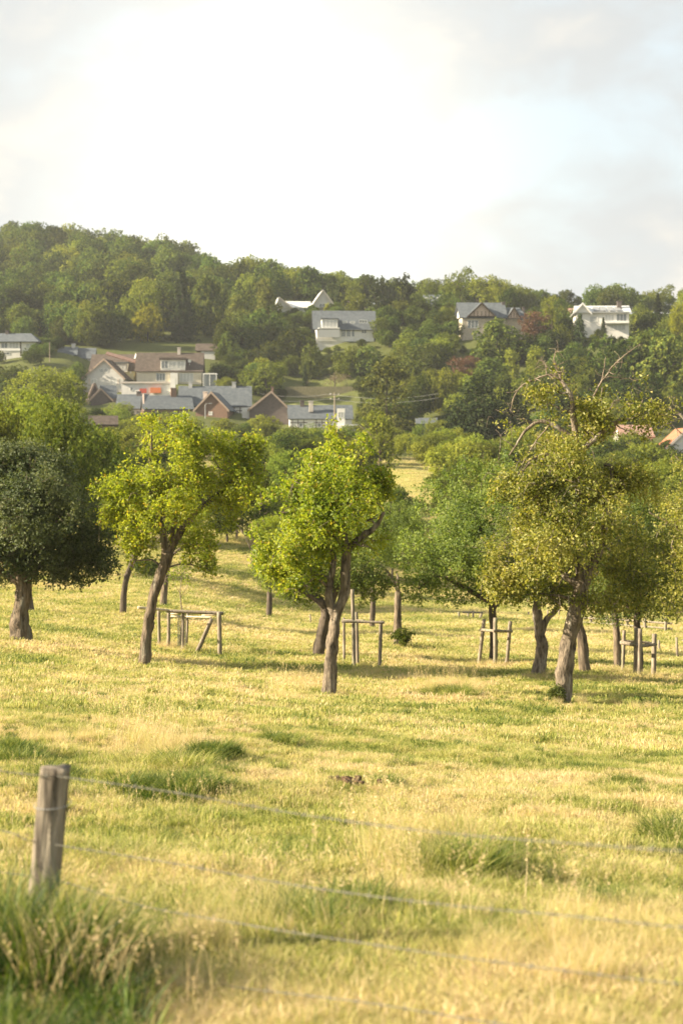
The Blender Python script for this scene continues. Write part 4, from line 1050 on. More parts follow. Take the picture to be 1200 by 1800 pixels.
# ---- the lane: poles, lamp, wires, terrace wall and mown strip
def pole(name, label, cat, px, top, bot, Y, r, arm=None):
    p = P(px, bot, Y); hgt = (bot - top) * Y / FPX; o = empty(name, p, label=label, cat=cat)
    MB().tube([(0, 0, -1), (0, 0, hgt)], [r * 1.2, r], 8).build('shaft', M['old_wood'] if arm != 'lamp' else H['metal'], o)
    if arm == 'cross':
        for k, dz in enumerate((0.5, 1.5)):
            c = MB().box(-1.1, 1.1, -.08, .08, hgt - dz - .08, hgt - dz + .08).build('crossarm', M['old_wood'], o)
            for x in (-.9, 0.9): MB().tube([(x, 0, hgt - dz + .08), (x, 0, hgt - dz + .3)], [.06, .05], 6).build('insulator', H['frame'], c)
    if arm == 'lamp':
        MB().tube([(0, 0, hgt), (.3, 0, hgt + .3), (.9, 0, hgt + .35)], [.06, .05, .04], 6).build('lamp_arm', H['metal'], o)
        MB().box(.8, 1.5, -.15, .15, hgt + .28, hgt + .42).build('lamp_head', H['metal'], o)
    return o
pole('utility_pole', 'wooden utility pole with crossarms by the timbered row', 'utility pole', 588, 690, 762, 378, 0.16, 'cross')
pole('utility_pole', 'thin bare pole in front of the bungalow hedge', 'pole', 88, 602, 650, 440, 0.1)
pole('street_lamp', 'curved grey street lamp in front of the brick gable', 'street lamp', 361, 712, 770, 382, 0.09, 'lamp')
for k, (dz, lab) in enumerate(((0.3, 'upper overhead line sagging over the slate roofs'), (1.35, 'lower overhead line sagging over the slate roofs'))):
    a = P(588, 690, 378) + np.array([-.9, 0, -dz]); b = P(430, 683, 440) + np.array([0, 0, -dz * 1.2]); c = P(770, 690, 350) + np.array([0, 0, -dz * .8])
    pts = [a + (b - a) * t_ + np.array([0, 0, -4 * 1.1 * t_ * (1 - t_)]) for t_ in np.linspace(1, 0, 9)] + [a + (c - a) * t_ + np.array([0, 0, -4 * 1.0 * t_ * (1 - t_)]) for t_ in np.linspace(0, 1, 9)[1:]]
    o = MB().tube(pts, np.full(len(pts), .02), 4).build('power_line', H['metal'])
    tag(o, lab, 'power line')
def band(name, label, cat, x0, x1, y0, y1, Y, mat, d=0.6, kind_=None):
    a, b = P(x0, y1, Y), P(x1, y0, Y)
    o = MB().box(a[0], b[0], Y, Y + d, a[2], b[2]).build(name, mat); return tag(o, label, cat, kind=kind_)
h = House('terrace_wall', 'long drab terraced bank wall beyond the mown strip', 436, 500, 640, 704, 1, 0, cat='wall')
for i in range(5):
    h.part('course', MB().box(h.X(500), h.X(640), i * .35, i * .35 + .9, h.Z(704 - i * 5) - (1 if i == 0 else 0), h.Z(699 - i * 5) - .02), surf_mat('terrace_earth', (0.13, 0.13, 0.07), (0.2, 0.18, 0.11), 2.5, .95, .05))
gm = surf_mat('mown_grass', (0.16, 0.2, 0.05), (0.3, 0.29, 0.07), 0.5, .95)
a = [P(495, 712, 424), P(650, 712, 424), P(650, 703, 435), P(495, 703, 435)]
tag(MB().slab(*a, .6).build('lawn', gm), kind='structure')

# ------------------------------------------------------------------ woodland on the hill: one mass of crowns
wg = np.random.default_rng(11)
WOODM = []
for k in ('wood_a', 'wood_b', 'wood_c', 'wood_light', 'wood_airy', 'spruce', 'pine_dark'):
    WOODM.append(KIND[k][0])
def woods(name, label, cat, spec, seed):
    g = np.random.default_rng(seed); pts, var, scl, rot = [], [], [], []
    for (x0, x1, Ya, Yb, n, h0, h1, kinds, asp) in spec:
        for i in range(n):
            px, Y = g.uniform(x0, x1), g.uniform(Ya, Yb); p = G(px, Y); hh = g.uniform(h0, h1)
            if 428 < Y < 480 and (545 < px < 672 or 800 < px < 935 or 1000 < px < 1115): hh *= .4
            k = g.choice(kinds); w = hh * asp * g.uniform(.85, 1.15) * (0.8 if k >= 5 else 1)
            pts.append(p - np.array([0, 0, hh * .08])); var.append(k); scl.append((w, w, hh)); rot.append(g.uniform(0, 6.28))
    return scatter(name, label, cat, np.array(pts), var, np.array(scl), np.array(rot), np.zeros(len(pts)), WOODM)
A_ = [0, 1, 2, 0, 1, 2, 3]
woods('woodland', 'dense green wood covering the long hillside and its ridge', 'woodland', [
    (-420, 330, 520, 770, 330, 14, 20, A_, .85), (250, 480, 520, 680, 60, 12, 16, A_, .85), (480, 600, 575, 660, 34, 10, 14, A_, .85), (486, 556, 505, 524, 14, 3.5, 5, [0, 1, 2], 1.3), (575, 600, 500, 524, 6, 4, 7, [0, 1], 1.1), (-420, 210, 478, 520, 60, 9, 14, A_, .9),
    (520, 1250, 585, 640, 70, 8, 13, [0, 1, 2, 3, 4], .9), (1240, 1900, 440, 600, 120, 9, 15, A_, .9),
    (385, 480, 470, 520, 16, 9, 14, [0, 1, 2], .9)], 61)
woods('hillside_scrub', 'mixed shrubs and young trees filling the slope between the houses', 'shrubs', [
    (440, 1250, 445, 476, 90, 4.5, 7.5, [0, 1, 2, 3], 1.2), (660, 800, 476, 520, 24, 6, 9, A_, 1), (930, 1010, 470, 520, 16, 5, 8, A_, 1), (1110, 1250, 470, 520, 24, 5, 8, A_, 1),
    (440, 550, 478, 495, 14, 3.5, 5, A_, 1.2), (640, 1250, 370, 445, 110, 5, 9, [0, 1, 2, 3, 4], 1.1), (60, 110, 445, 470, 10, 3.5, 5, [0, 1], 1.2), (-200, 0, 440, 446, 12, 3, 5, [0, 1], 1.2),
    (385, 440, 430, 470, 16, 3.5, 5.5, [0, 1, 2], 1.2), (1200, 1800, 300, 440, 60, 6, 11, A_, 1), (-400, 140, 330, 436, 60, 4, 7, A_, 1.1), (440, 500, 424, 445, 6, 3, 4, [0, 1], 1.2)], 62)
woods('valley_scrub', 'belt of orchard shrubs and bushes across the valley floor', 'shrubs', [
    (-300, 660, 215, 355, 150, 3.5, 6, [0, 1, 2, 3, 3, 4], 1.15), (770, 1500, 200, 350, 110, 3.5, 6.5, [0, 1, 3, 3, 4], 1.15), (640, 770, 235, 350, 26, 3.5, 5, [1, 3, 4], 1.15),
    (-200, 330, 135, 215, 60, 3, 5.5, [0, 1, 3], 1.15), (430, 640, 150, 215, 26, 3, 5, [0, 1, 2, 3], 1.15), (820, 1500, 140, 200, 50, 3, 5, [1, 3, 3, 4], 1.15)], 63)

# ------------------------------------------------------------------ trees one can pick out, far to near
T = 'tree'
for q in (
 ('wood_light', 'broadleaf_tree', 'tall pale green tree at the wood edge above the grey gable', T, 250, 488, 92, 505, 618),
 ('yellow', 'broadleaf_tree', 'yellow leaved tree nestled against the tall dark spruce', T, 262, 531, 66, 496, 618),
 ('spruce', 'spruce_tree', 'tallest dark spruce standing before the hillside wood', T, 322, 470, 84, 500, 622),
 ('wood_a', 'broadleaf_tree', 'deep green crown just beyond the tallest spruce', T, 372, 478, 84, 512, 622),
 ('pine', 'larch_tree', 'shorter of two tawny larches beside the villa', T, 418, 518, 60, 490, 640),
 ('pine', 'larch_tree', 'taller tawny larch with narrow pointed crown', T, 463, 488, 62, 490, 650),
 ('wood_a', 'ridge_tree', 'round topped tree rising alone above the ridge', T, 548, 464, 66, 585, 540),
 ('wood_airy', 'ridge_tree', 'see-through tree on the ridge beside the round topped one', T, 612, 492, 60, 575, 545),
 ('wood_light', 'broadleaf_tree', 'pale round tree behind the slate roofed balcony house', T, 628, 514, 60, 520, 575),
 ('pine_dark', 'pine_tree', 'brown green pine with flat top above the balcony house', T, 668, 486, 66, 508, 610),
 ('pine_dark', 'pine_tree', 'dark pine touching the flat topped pine', T, 708, 483, 76, 505, 620),
 ('wood_light', 'broadleaf_tree', 'light green tree at the foot of the dark pines', T, 668, 540, 52, 494, 615),
 ('wood_light', 'ridge_tree', 'sunlit ridge tree between pines and pale tall tree', T, 752, 488, 56, 575, 545),
 ('wood_airy', 'ridge_tree', 'tallest pale tree on the ridge above the twin gables', T, 806, 463, 84, 545, 560),
 ('wood_airy', 'ridge_tree', 'broad olive tree on the ridge above the twin gables', T, 866, 476, 104, 540, 560),
 ('wood_a', 'ridge_tree', 'dark round tree low beside the broad olive ridge tree', T, 893, 505, 50, 530, 560),
 ('spruce', 'cypress_tree', 'short dark conifer before the half hidden villa', T, 764, 530, 40, 492, 590),
 ('copper', 'copper_tree', 'dark purple bush under the short conifer', T, 790, 558, 44, 488, 592),
 ('spruce_slim', 'cypress_tree', 'slim dark conifer beside the twin gabled house', T, 800, 545, 26, 490, 592),
 ('copper', 'copper_tree', 'dark copper tree between the twin gables and solar roof', T, 938, 545, 66, 462, 592),
 ('wood_airy', 'birch_tree', 'thin airy birch rising over the copper tree', T, 968, 512, 46, 470, 590),
 ('spruce', 'spruce_tree', 'grey green spruce before the solar panelled house', T, 1017, 550, 56, 458, 640),
 ('wood_light', 'broadleaf_tree', 'small pale tree beside the grey green spruce', T, 985, 568, 46, 460, 640),
 ('spruce_slim', 'cypress_tree', 'little dark conifer in front of the roof terrace', T, 1058, 557, 18, 462, 585),
 ('spruce_slim', 'spruce_tree', 'pointed spruce standing alone against the pale sky', T, 1153, 514, 34, 500, 590),
 ('wood_light', 'broadleaf_tree', 'low sunlit tree next to the pointed spruce', T, 1130, 545, 46, 505, 590),
 ('yellow', 'autumn_tree', 'bright golden tree at the end of the ridge', T, 1189, 530, 40, 470, 590),
 ('wood_airy', 'ridge_tree', 'dark green tree behind the bright golden one', T, 1203, 498, 50, 500, 590),
 ('wood_a', 'broadleaf_tree', 'big round dark tree below the twin gabled house', T, 873, 557, 112, 446, 650),
 ('wood_a', 'broadleaf_tree', 'dark green tree left of the rusty crown', T, 742, 600, 84, 446, 660),
 ('wood_light', 'broadleaf_tree', 'yellow tipped tree under the dark pines', T, 720, 585, 66, 456, 650),
 ('wood_light', 'broadleaf_tree', 'yellow tipped tree below the short conifer', T, 780, 582, 70, 455, 650),
 ('wood_c', 'broadleaf_tree', 'mid green tree in front of the copper tree', T, 925, 585, 70, 450, 650),
 ('copper', 'copper_tree', 'rusty brown crown halfway down the green slope', T, 816, 624, 76, 430, 665),
 ('column', 'birch_tree', 'narrow pale birch below the big round tree', T, 897, 608, 34, 425, 700),
 ('column', 'birch_tree', 'wider pale birch with leaning top', T, 938, 604, 52, 424, 700),
 ('wood_b', 'broadleaf_tree', 'dark tree below the balcony house', T, 640, 606, 84, 452, 672),
 ('wood_light', 'broadleaf_tree', 'golden topped tree under the balcony house wall', T, 618, 606, 70, 452, 672),
 ('wood_a', 'broadleaf_tree', 'large dark tree between villa and mown strip', T, 508, 574, 80, 470, 672),
 ('wood_b', 'broadleaf_tree', 'dark rounded tree beside the balcony', T, 545, 604, 50, 458, 672),
 ('wood_c', 'broadleaf_tree', 'mid green tree below the larches', T, 470, 600, 80, 462, 668),
 ('wood_b', 'broadleaf_tree', 'dark tree hugging the villa wing', T, 500, 556, 60, 500, 600),
 ('yellow', 'broadleaf_tree', 'tiny yellow tree before the peaked gable', T, 575, 531, 16, 515, 560),
 ('bare', 'bare_tree', 'leafless greyish shrub above the terraced wall', T, 588, 648, 62, 442, 684),
 ('wood_light', 'broadleaf_tree', 'yellow green domed tree beside the terraced wall', T, 468, 633, 92, 428, 696),
 ('spruce_slim', 'spruce_tree', 'small pale conifer beside the leafless shrub', T, 536, 640, 20, 440, 684),
 ('wood_b', 'broadleaf_tree', 'broad dark canopy tree under the solar roof house', T, 1075, 588, 130, 400, 720),
 ('wood_a', 'broadleaf_tree', 'broad canopy tree with sunlit top below pointed spruce', T, 1160, 572, 150, 398, 720),
 ('wood_a', 'broadleaf_tree', 'dark canopy tree reaching past the golden tree', T, 1235, 600, 130, 390, 720),
 ('wood_c', 'broadleaf_tree', 'green tree between birches and broad canopy', T, 1010, 628, 100, 395, 720),
 ('wood_b', 'broadleaf_tree', 'shadowed tree low beneath the broad canopy', T, 1120, 650, 120, 372, 760),
 ('wood_a', 'broadleaf_tree', 'shadowed tree behind the bare-topped orchard tree', T, 1000, 680, 110, 360, 770),
 ('wood_light', 'broadleaf_tree', 'round green tree between pine and dark conifer', T, 782, 644, 70, 392, 730),
 ('wood_b', 'broadleaf_tree', 'blue green tree beside the tawny pine', T, 738, 655, 56, 390, 735),
 ('pine', 'pine_tree', 'tall tawny pine beside the valley houses', T, 680, 627, 112, 345, 760),
 ('dark_cone', 'conifer_tree', 'broad dark conifer in the middle of the valley', T, 836, 655, 130, 300, 800),
 ('dark_cone', 'conifer_tree', 'second dark conifer merging with the broad one', T, 896, 672, 84, 310, 790),
 ('willow', 'broadleaf_tree', 'dark green tree behind the faded pink roof', T, 1060, 700, 110, 320, 800),
 ('column', 'alder_tree', 'narrow dark olive tree before the tawny pine', T, 666, 712, 78, 225, 868),
 ('willow', 'domed_tree', 'wide domed tree with yellow top behind the village gable', T, 82, 643, 162, 270, 760),
 ('wood_b', 'broadleaf_tree', 'dark round tree at the bungalow garden', T, 28, 640, 60, 400, 680),
 ('shrub_a', 'shrub', 'green bush beneath the small dark gable', T, 205, 706, 80, 330, 775),
 ('shrub_a', 'shrub', 'bush growing below the flat garage wing', T, 222, 704, 50, 395, 735),
 ('shrub_b', 'shrub', 'bush between domed tree and garage wing', T, 180, 712, 60, 350, 760),
 ('shrub_a', 'shrub', 'low hedge bush beside the little dark gable', T, 250, 738, 60, 345, 770),
 ('shrub_a', 'shrub', 'bush half covering the long glasshouse', T, 742, 737, 44, 325, 790),
 ('shrub_b', 'shrub', 'bush at the end of the long glasshouse', T, 770, 730, 50, 322, 790),
 ('shrub_a', 'shrub', 'hedge bush behind the little dark gable', T, 190, 690, 70, 425, 725),
 ('shrub_b', 'shrub', 'bush at the corner of the grey gabled house', T, 140, 672, 50, 425, 705),
 ('shrub_a', 'shrub', 'bush between chalet and grey gabled house', T, 130, 640, 60, 432, 670),
 ('wood_a', 'broadleaf_tree', 'small dark tree behind the conservatory', T, 392, 636, 54, 438, 690),
 ('shrub_b', 'shrub', 'bush next to the white conservatory posts', T, 398, 660, 44, 420, 690),
 ('wood_b', 'broadleaf_tree', 'dark tree above the chalet roof', T, 120, 575, 90, 500, 625),
 ('wood_a', 'broadleaf_tree', 'dark tree above the cottage with the dish', T, 190, 560, 90, 512, 615),
 ('wood_c', 'broadleaf_tree', 'round tree behind the brown roof of the dormer house', T, 290, 585, 80, 500, 640),
 ('shrub_b', 'shrub', 'pale bush before the pink verged house', T, 232, 728, 70, 320, 790),
 ('shrub_a', 'shrub', 'round bush under the slate house wall', T, 290, 722, 52, 340, 785),
 ('shrub_b', 'shrub', 'bush hiding the foot of the brick gable', T, 335, 730, 60, 335, 790),
 ('shrub_a', 'shrub', 'dense bush under the barn front', T, 418, 745, 64, 330, 800),
 ('shrub_b', 'shrub', 'pale feathery bush below the dark gable', T, 470, 735, 66, 320, 800),
 ('shrub_a', 'shrub', 'olive bush below the timbered row', T, 545, 742, 70, 320, 800),
 ('shrub_b', 'shrub', 'light bush below the white block', T, 612, 762, 64, 310, 810)):
    k, nm, lab, cat, px, top, w, Y, bot = q
    stand(k, nm, lab, 'bush' if nm == 'shrub' else 'tree', px, top, w, Y, bot + 8)

# orchard trees of the valley, 85 to 260 m away
for q in (
 ('orchard_c', 'tall feathery tree rising behind the big dark tree', 45, 680, 205, 125, None), ('orchard_b', 'dense green tree filling the gap behind the dark tree', 145, 735, 190, 105, None),
 ('orchard_c', 'light green tree behind the leaning trunk crown', 235, 745, 110, 190, None), ('orchard_d', 'pale tree over the leaning tree top', 300, 752, 110, 230, None),
 ('orchard_b', 'shaded tree seen behind the long leaning branch', 425, 770, 120, 165, None), ('orchard_a', 'dark tree deep in the gap between two bright crowns', 425, 835, 120, 142, None),
 ('orchard_b', 'shady tree in the dip beside the bright centre tree', 500, 790, 110, 160, None), ('orchard_c', 'pale orchard tree below the barn', 380, 750, 90, 250, None),
 ('orchard_d', 'pale orchard tree below the dark gable', 455, 765, 90, 245, None), ('orchard_a', 'orchard tree below the timbered row', 540, 770, 100, 225, None),
 ('orchard_c', 'soft green tree peeping over the bright centre crown', 610, 775, 90, 235, None), ('orchard_d', 'bright tree by the open tan slope', 690, 745, 60, 270, None),
 ('orchard_c', 'light tree on the far side of the tan slope', 775, 760, 100, 240, None), ('orchard_d', 'light tree beyond the tan slope under the dark conifer', 830, 775, 110, 215, None),
 ('orchard_c', 'pale spreading tree just past the tan slope', 795, 822, 120, 160, None), ('orchard_d', 'pale tree nearer than the dark conifer', 865, 790, 120, 165, None),
 ('orchard_c', 'soft pale tree behind the bare-topped tree', 930, 810, 120, 150, None), ('orchard_d', 'tree below the faded pink roof', 1085, 790, 130, 190, None),
 ('orchard_c', 'tree below the red tiled roof', 1180, 800, 140, 170, None), ('orchard_b', 'tree at the field edge behind the fenced meadow', 1010, 850, 140, 150, None),
 ('orchard_a', 'large tree at the meadow edge behind the stone coloured trunk', 1120, 860, 150, 140, None), ('orchard_b', 'green tree past the tan slope shading the dip', 700, 850, 80, 150, None),
 ('orchard_b', 'low dark tree at the field edge below the leaning crown', 330, 850, 130, 135, None), ('orchard_a', 'broad dark tree at the field edge behind the trunks', 240, 840, 130, 128, None),
 ('orchard_a', 'deep shaded tree standing in the gap over the far field', 415, 800, 130, 136, None), ('shrub_a', 'dark hedge bush where the far field ends', 400, 868, 100, 132, None), ('shrub_a', 'hedge bush behind the corral tree trunks', 290, 885, 130, 126, None), ('shrub_b', 'low green bush by the far field corner', 470, 905, 90, 128, None),
 ('shrub_a', 'dark bush between far field corner and centre tree', 530, 900, 110, 122, None), ('shrub_a', 'wide bush behind the centre trunk', 620, 905, 130, 120, None), ('shrub_b', 'green bush right of the centre trunk', 690, 920, 110, 118, None),
 ('shrub_b', 'bush behind the rich green crown', 770, 935, 130, 118, None), ('shrub_a', 'bush behind the dark post guard', 850, 950, 120, 124, None), ('shrub_b', 'bush behind the fork trunked tree', 930, 950, 120, 130, None),
 ('shrub_a', 'bush on the meadow edge behind the two-board guard', 1040, 960, 140, 132, None), ('shrub_a', 'bush at the end of the meadow fence', 1160, 960, 150, 120, None), ('shrub_a', 'bush behind the slim dark trunk', 190, 900, 120, 120, None), ('shrub_a', 'bush behind the stout furrowed trunk', 60, 900, 160, 112, None),
 ('orchard_a', 'large feathery tree with bright top over the dark crown', 110, 705, 170, 92, None), ('orchard_d', 'bright sprayed tree top at the picture corner of the orchard', -10, 690, 150, 95, None),
 ('orchard_a', 'shady tree above the far field corner', 470, 880, 70, 138, None), ('orchard_b', 'tree standing behind the bright centre crown', 610, 850, 130, 140, None)):
    k, lab, px, top, w, Y, bot = q
    stand(k, 'orchard_tree', lab, 'tree', px, top, w, Y, bot)

# trees inside the pasture, 60 to 100 m away
def field_tree(key, label, px, py, Y, top, width, cx=None, path=None, r=0.14, wood='bark_dark'):
    """own trunk where it shows; crown of a kind above it"""
    B = P(px, py, Y); cx = cx or px
    o = empty('fruit_tree', B, label=label, cat='tree', group=None)
    W = Wood(); pts = path or [(px, py, r), (px, py - 60, r * .8)]
    pp = [P(a, b, Y) - B for a, b, _ in pts]; rr = [c for *_, c in pts]
    pp = [pp[0] - np.array([0, 0, .6])] + pp; rr = [rr[0] * 1.3] + rr
    W.limb(pp, rr, 9, .35, .12, .005, rng)
    w = width * Y / FPX; g = np.random.default_rng(int(px))
    for k in range(6):
        a = g.uniform(0, 6.28); e = pp[-1] + np.array([math.cos(a) * w * .3, math.sin(a) * w * .3, w * g.uniform(.15, .4)])
        W.limb([pp[-1], (pp[-1] + e) / 2 + np.array([0, 0, .15]), e], [rr[-1] * .6, rr[-1] * .35, .01], 5, .2, .15, .01, g)
    W.b.build('trunk', M[wood], o, smooth=True)
    bot = pts[-1][1] + 25; hh = (bot - top) * Y / FPX
    c = link('crown', KIND[key][0], o, P(cx, bot, Y) - B, (0, 0, g.uniform(0, 6.28))); c.scale = (w, w, hh)
    return o
field_tree('orchard_b', 'slim dark trunked tree half hidden behind the leaning tree', 217, 1080, 68, 850, 120, 222, [(217, 1080, .15), (220, 1030, .12), (233, 990, .11), (240, 960, .09)])
field_tree('pearish', 'light green tree whose trunk shows behind the wooden corral', 288, 1066, 72, 885, 130, 330, [(288, 1066, .16), (290, 1030, .14), (297, 985, .12)], wood='bark')
field_tree('pearish', 'small pale tree with one branch reaching over open grass', 473, 1088, 85, 905, 120, 490, [(473, 1088, .16), (474, 1050, .14), (470, 1010, .12), (462, 975, .07), (440, 965, .04)])
field_tree('orchard_a', 'dark tree trunk standing behind the big dark crown', 55, 1075, 66, 860, 150, 30, [(55, 1075, .16), (50, 1040, .15), (52, 990, .12)])
field_tree('orchard_b', 'green tree with straight trunk behind the low rail guard', 655, 1105, 76, 900, 110, 660, [(655, 1105, .13), (655, 1050, .12), (655, 1010, .1)])
field_tree('apple', 'green tree with a leafy shrub round its foot', 700, 1135, 62, 880, 150, 700, [(700, 1135, .17), (698, 1080, .14), (700, 1040, .12)], wood='bark')
field_tree('apple', 'grey trunked tree leaning just behind the forked trunk pair', 1027, 1183, 48, 870, 150, 1040, [(1027, 1183, .17), (1023, 1130, .15), (1015, 1090, .13), (1012, 1050, .12)], wood='bark')
field_tree('apple', 'slender upright tree beside the two-board tree guard', 1085, 1180, 53, 850, 150, 1085, [(1085, 1180, .13), (1083, 1120, .12), (1080, 1070, .1)], wood='bark')

# ------------------------------------------------------------------ the near fruit trees
D_m = 1.0
orchard_tree('fruit_tree', 'big dark crowned tree with stout furrowed trunk', 'tree', (37, 1128), 46,
    [[(37, 1128, .34), (35, 1080, .27), (40, 1045, .25), (36, 1015, .26), (30, 985, .16), (5, 930, .1), (-20, 880, .05)],
     [(38, 1030, .2), (60, 1000, .14), (85, 950, .1), (110, 900, .05)], [(36, 1015, .2), (45, 960, .12), (50, 890, .07), (60, 830, .03)], [(37, 1025, .16), (10, 1010, .1), (-40, 960, .07), (-80, 930, .03)]],
    [(50, 930, 95, 80, 0), (-50, 930, 90, 90), (120, 930, 70, 75), (155, 975, 48, 50), (95, 985, 70, 42), (20, 985, 70, 40), (60, 850, 75, 60), (0, 840, 70, 60), (95, 870, 50, 45), (45, 808, 45, 32), (100, 820, 28, 28), (-60, 850, 60, 70), (175, 940, 26, 40), (60, 890, 80, 60, 1.6), (60, 890, 80, 60, -1.6), (130, 1000, 50, 28), (15, 800, 26, 24), (85, 800, 18, 22), (190, 990, 14, 26)],
    L['silver'], 62000, 0.085, 101, 'bark', void=.36, per=10, droop=.5, up=.2, weep=16, sub=4)
orchard_tree('fruit_tree', 'leaning tree with yellow green crown and hollow snapped limb', 'tree', (250, 1172), 44,
    [[(250, 1172, .19), (258, 1110, .165), (270, 1050, .15), (286, 1000, .15), (297, 970, .17)],
     [(291, 985, .13), (288, 940, .08), (272, 890, .06), (262, 840, .045), (265, 790, .03), (266, 760, .015)], [(292, 980, .12), (320, 930, .09), (350, 895, .07), (385, 868, .05), (420, 830, .03)],
     [(288, 930, .06), (250, 915, .045), (215, 900, .03)], [(300, 955, .06), (315, 880, .045), (325, 820, .03), (325, 780, .015)]],
    [(250, 868, 50, 42), (205, 892, 34, 38), (225, 938, 26, 34), (300, 905, 52, 46), (308, 838, 55, 44), (268, 775, 28, 34), (262, 745, 13, 17), (328, 765, 26, 26), (385, 822, 44, 38), (428, 805, 38, 32), (463, 812, 16, 28), (345, 965, 36, 30), (350, 872, 52, 46), (398, 888, 30, 26), (215, 845, 26, 24), (240, 985, 12, 26), (325, 745, 12, 14), (385, 775, 16, 16), (445, 775, 14, 14), (190, 880, 18, 18), (300, 880, 60, 50, 1.1), (300, 860, 55, 45, -1.1), (270, 945, 26, 24), (365, 1000, 12, 18), (320, 800, 36, 30), (455, 840, 22, 26), (420, 850, 30, 24), (450, 790, 24, 24, 0), (475, 825, 14, 26, 0), (410, 785, 26, 22, 0), (395, 905, 24, 22, 0), (180, 860, 20, 20, 0), (185, 905, 18, 26), (235, 960, 16, 30), (355, 790, 24, 24), (375, 930, 26, 24)],
    L['pear_yellow'], 28000, 0.09, 102, 'bark', void=.49, per=9, sub=4, weep=14)
o = orchard_tree('fruit_tree', 'bright green centre tree with forked lichened trunk and tall top shoot', 'tree', (577, 1222), 38,
    [[(577, 1222, .185), (580, 1165, .16), (586, 1110, .155), (592, 1082, .135), (606, 1045, .125), (607, 1000, .115), (609, 965, .12)],
     [(590, 1088, .11), (578, 1055, .09), (580, 1020, .08), (587, 985, .06), (575, 940, .04), (550, 900, .02)], [(610, 968, .1), (632, 945, .085), (658, 930, .06), (675, 900, .03)],
     [(607, 965, .11), (600, 905, .08), (592, 850, .06), (586, 800, .035), (584, 750, .012)], [(603, 960, .08), (570, 925, .06), (530, 905, .04), (490, 900, .02)], [(600, 900, .05), (625, 860, .04), (640, 825, .02)]],
    [(592, 880, 75, 62, 0), (535, 905, 46, 46), (492, 905, 34, 26), (460, 886, 13, 12), (505, 955, 44, 44), (550, 975, 42, 42), (600, 822, 50, 42), (562, 835, 36, 34), (585, 778, 13, 32), (583, 748, 5, 14), (632, 822, 36, 32), (655, 862, 30, 36), (642, 915, 36, 34), (540, 800, 20, 22), (620, 790, 22, 18), (565, 805, 22, 24), (670, 900, 22, 36), (530, 1008, 28, 24), (600, 880, 70, 60, 1.2), (590, 870, 70, 56, -1.2), (480, 935, 26, 34), (680, 865, 12, 20), (640, 790, 12, 20), (560, 1010, 24, 20), (470, 960, 16, 18), (655, 950, 24, 22), (482, 985, 36, 34), (535, 1030, 40, 26), (505, 1015, 30, 24), (560, 930, 50, 50), (635, 960, 30, 34), (515, 850, 18, 20), (455, 920, 20, 30, 0), (685, 900, 16, 34, 0), (672, 845, 18, 22, 0), (500, 870, 26, 20, 0), (465, 985, 20, 26, 0)],
    L['pear'], 31000, 0.088, 103, 'bark_pale', void=.51, per=9, sub=4, weep=6)
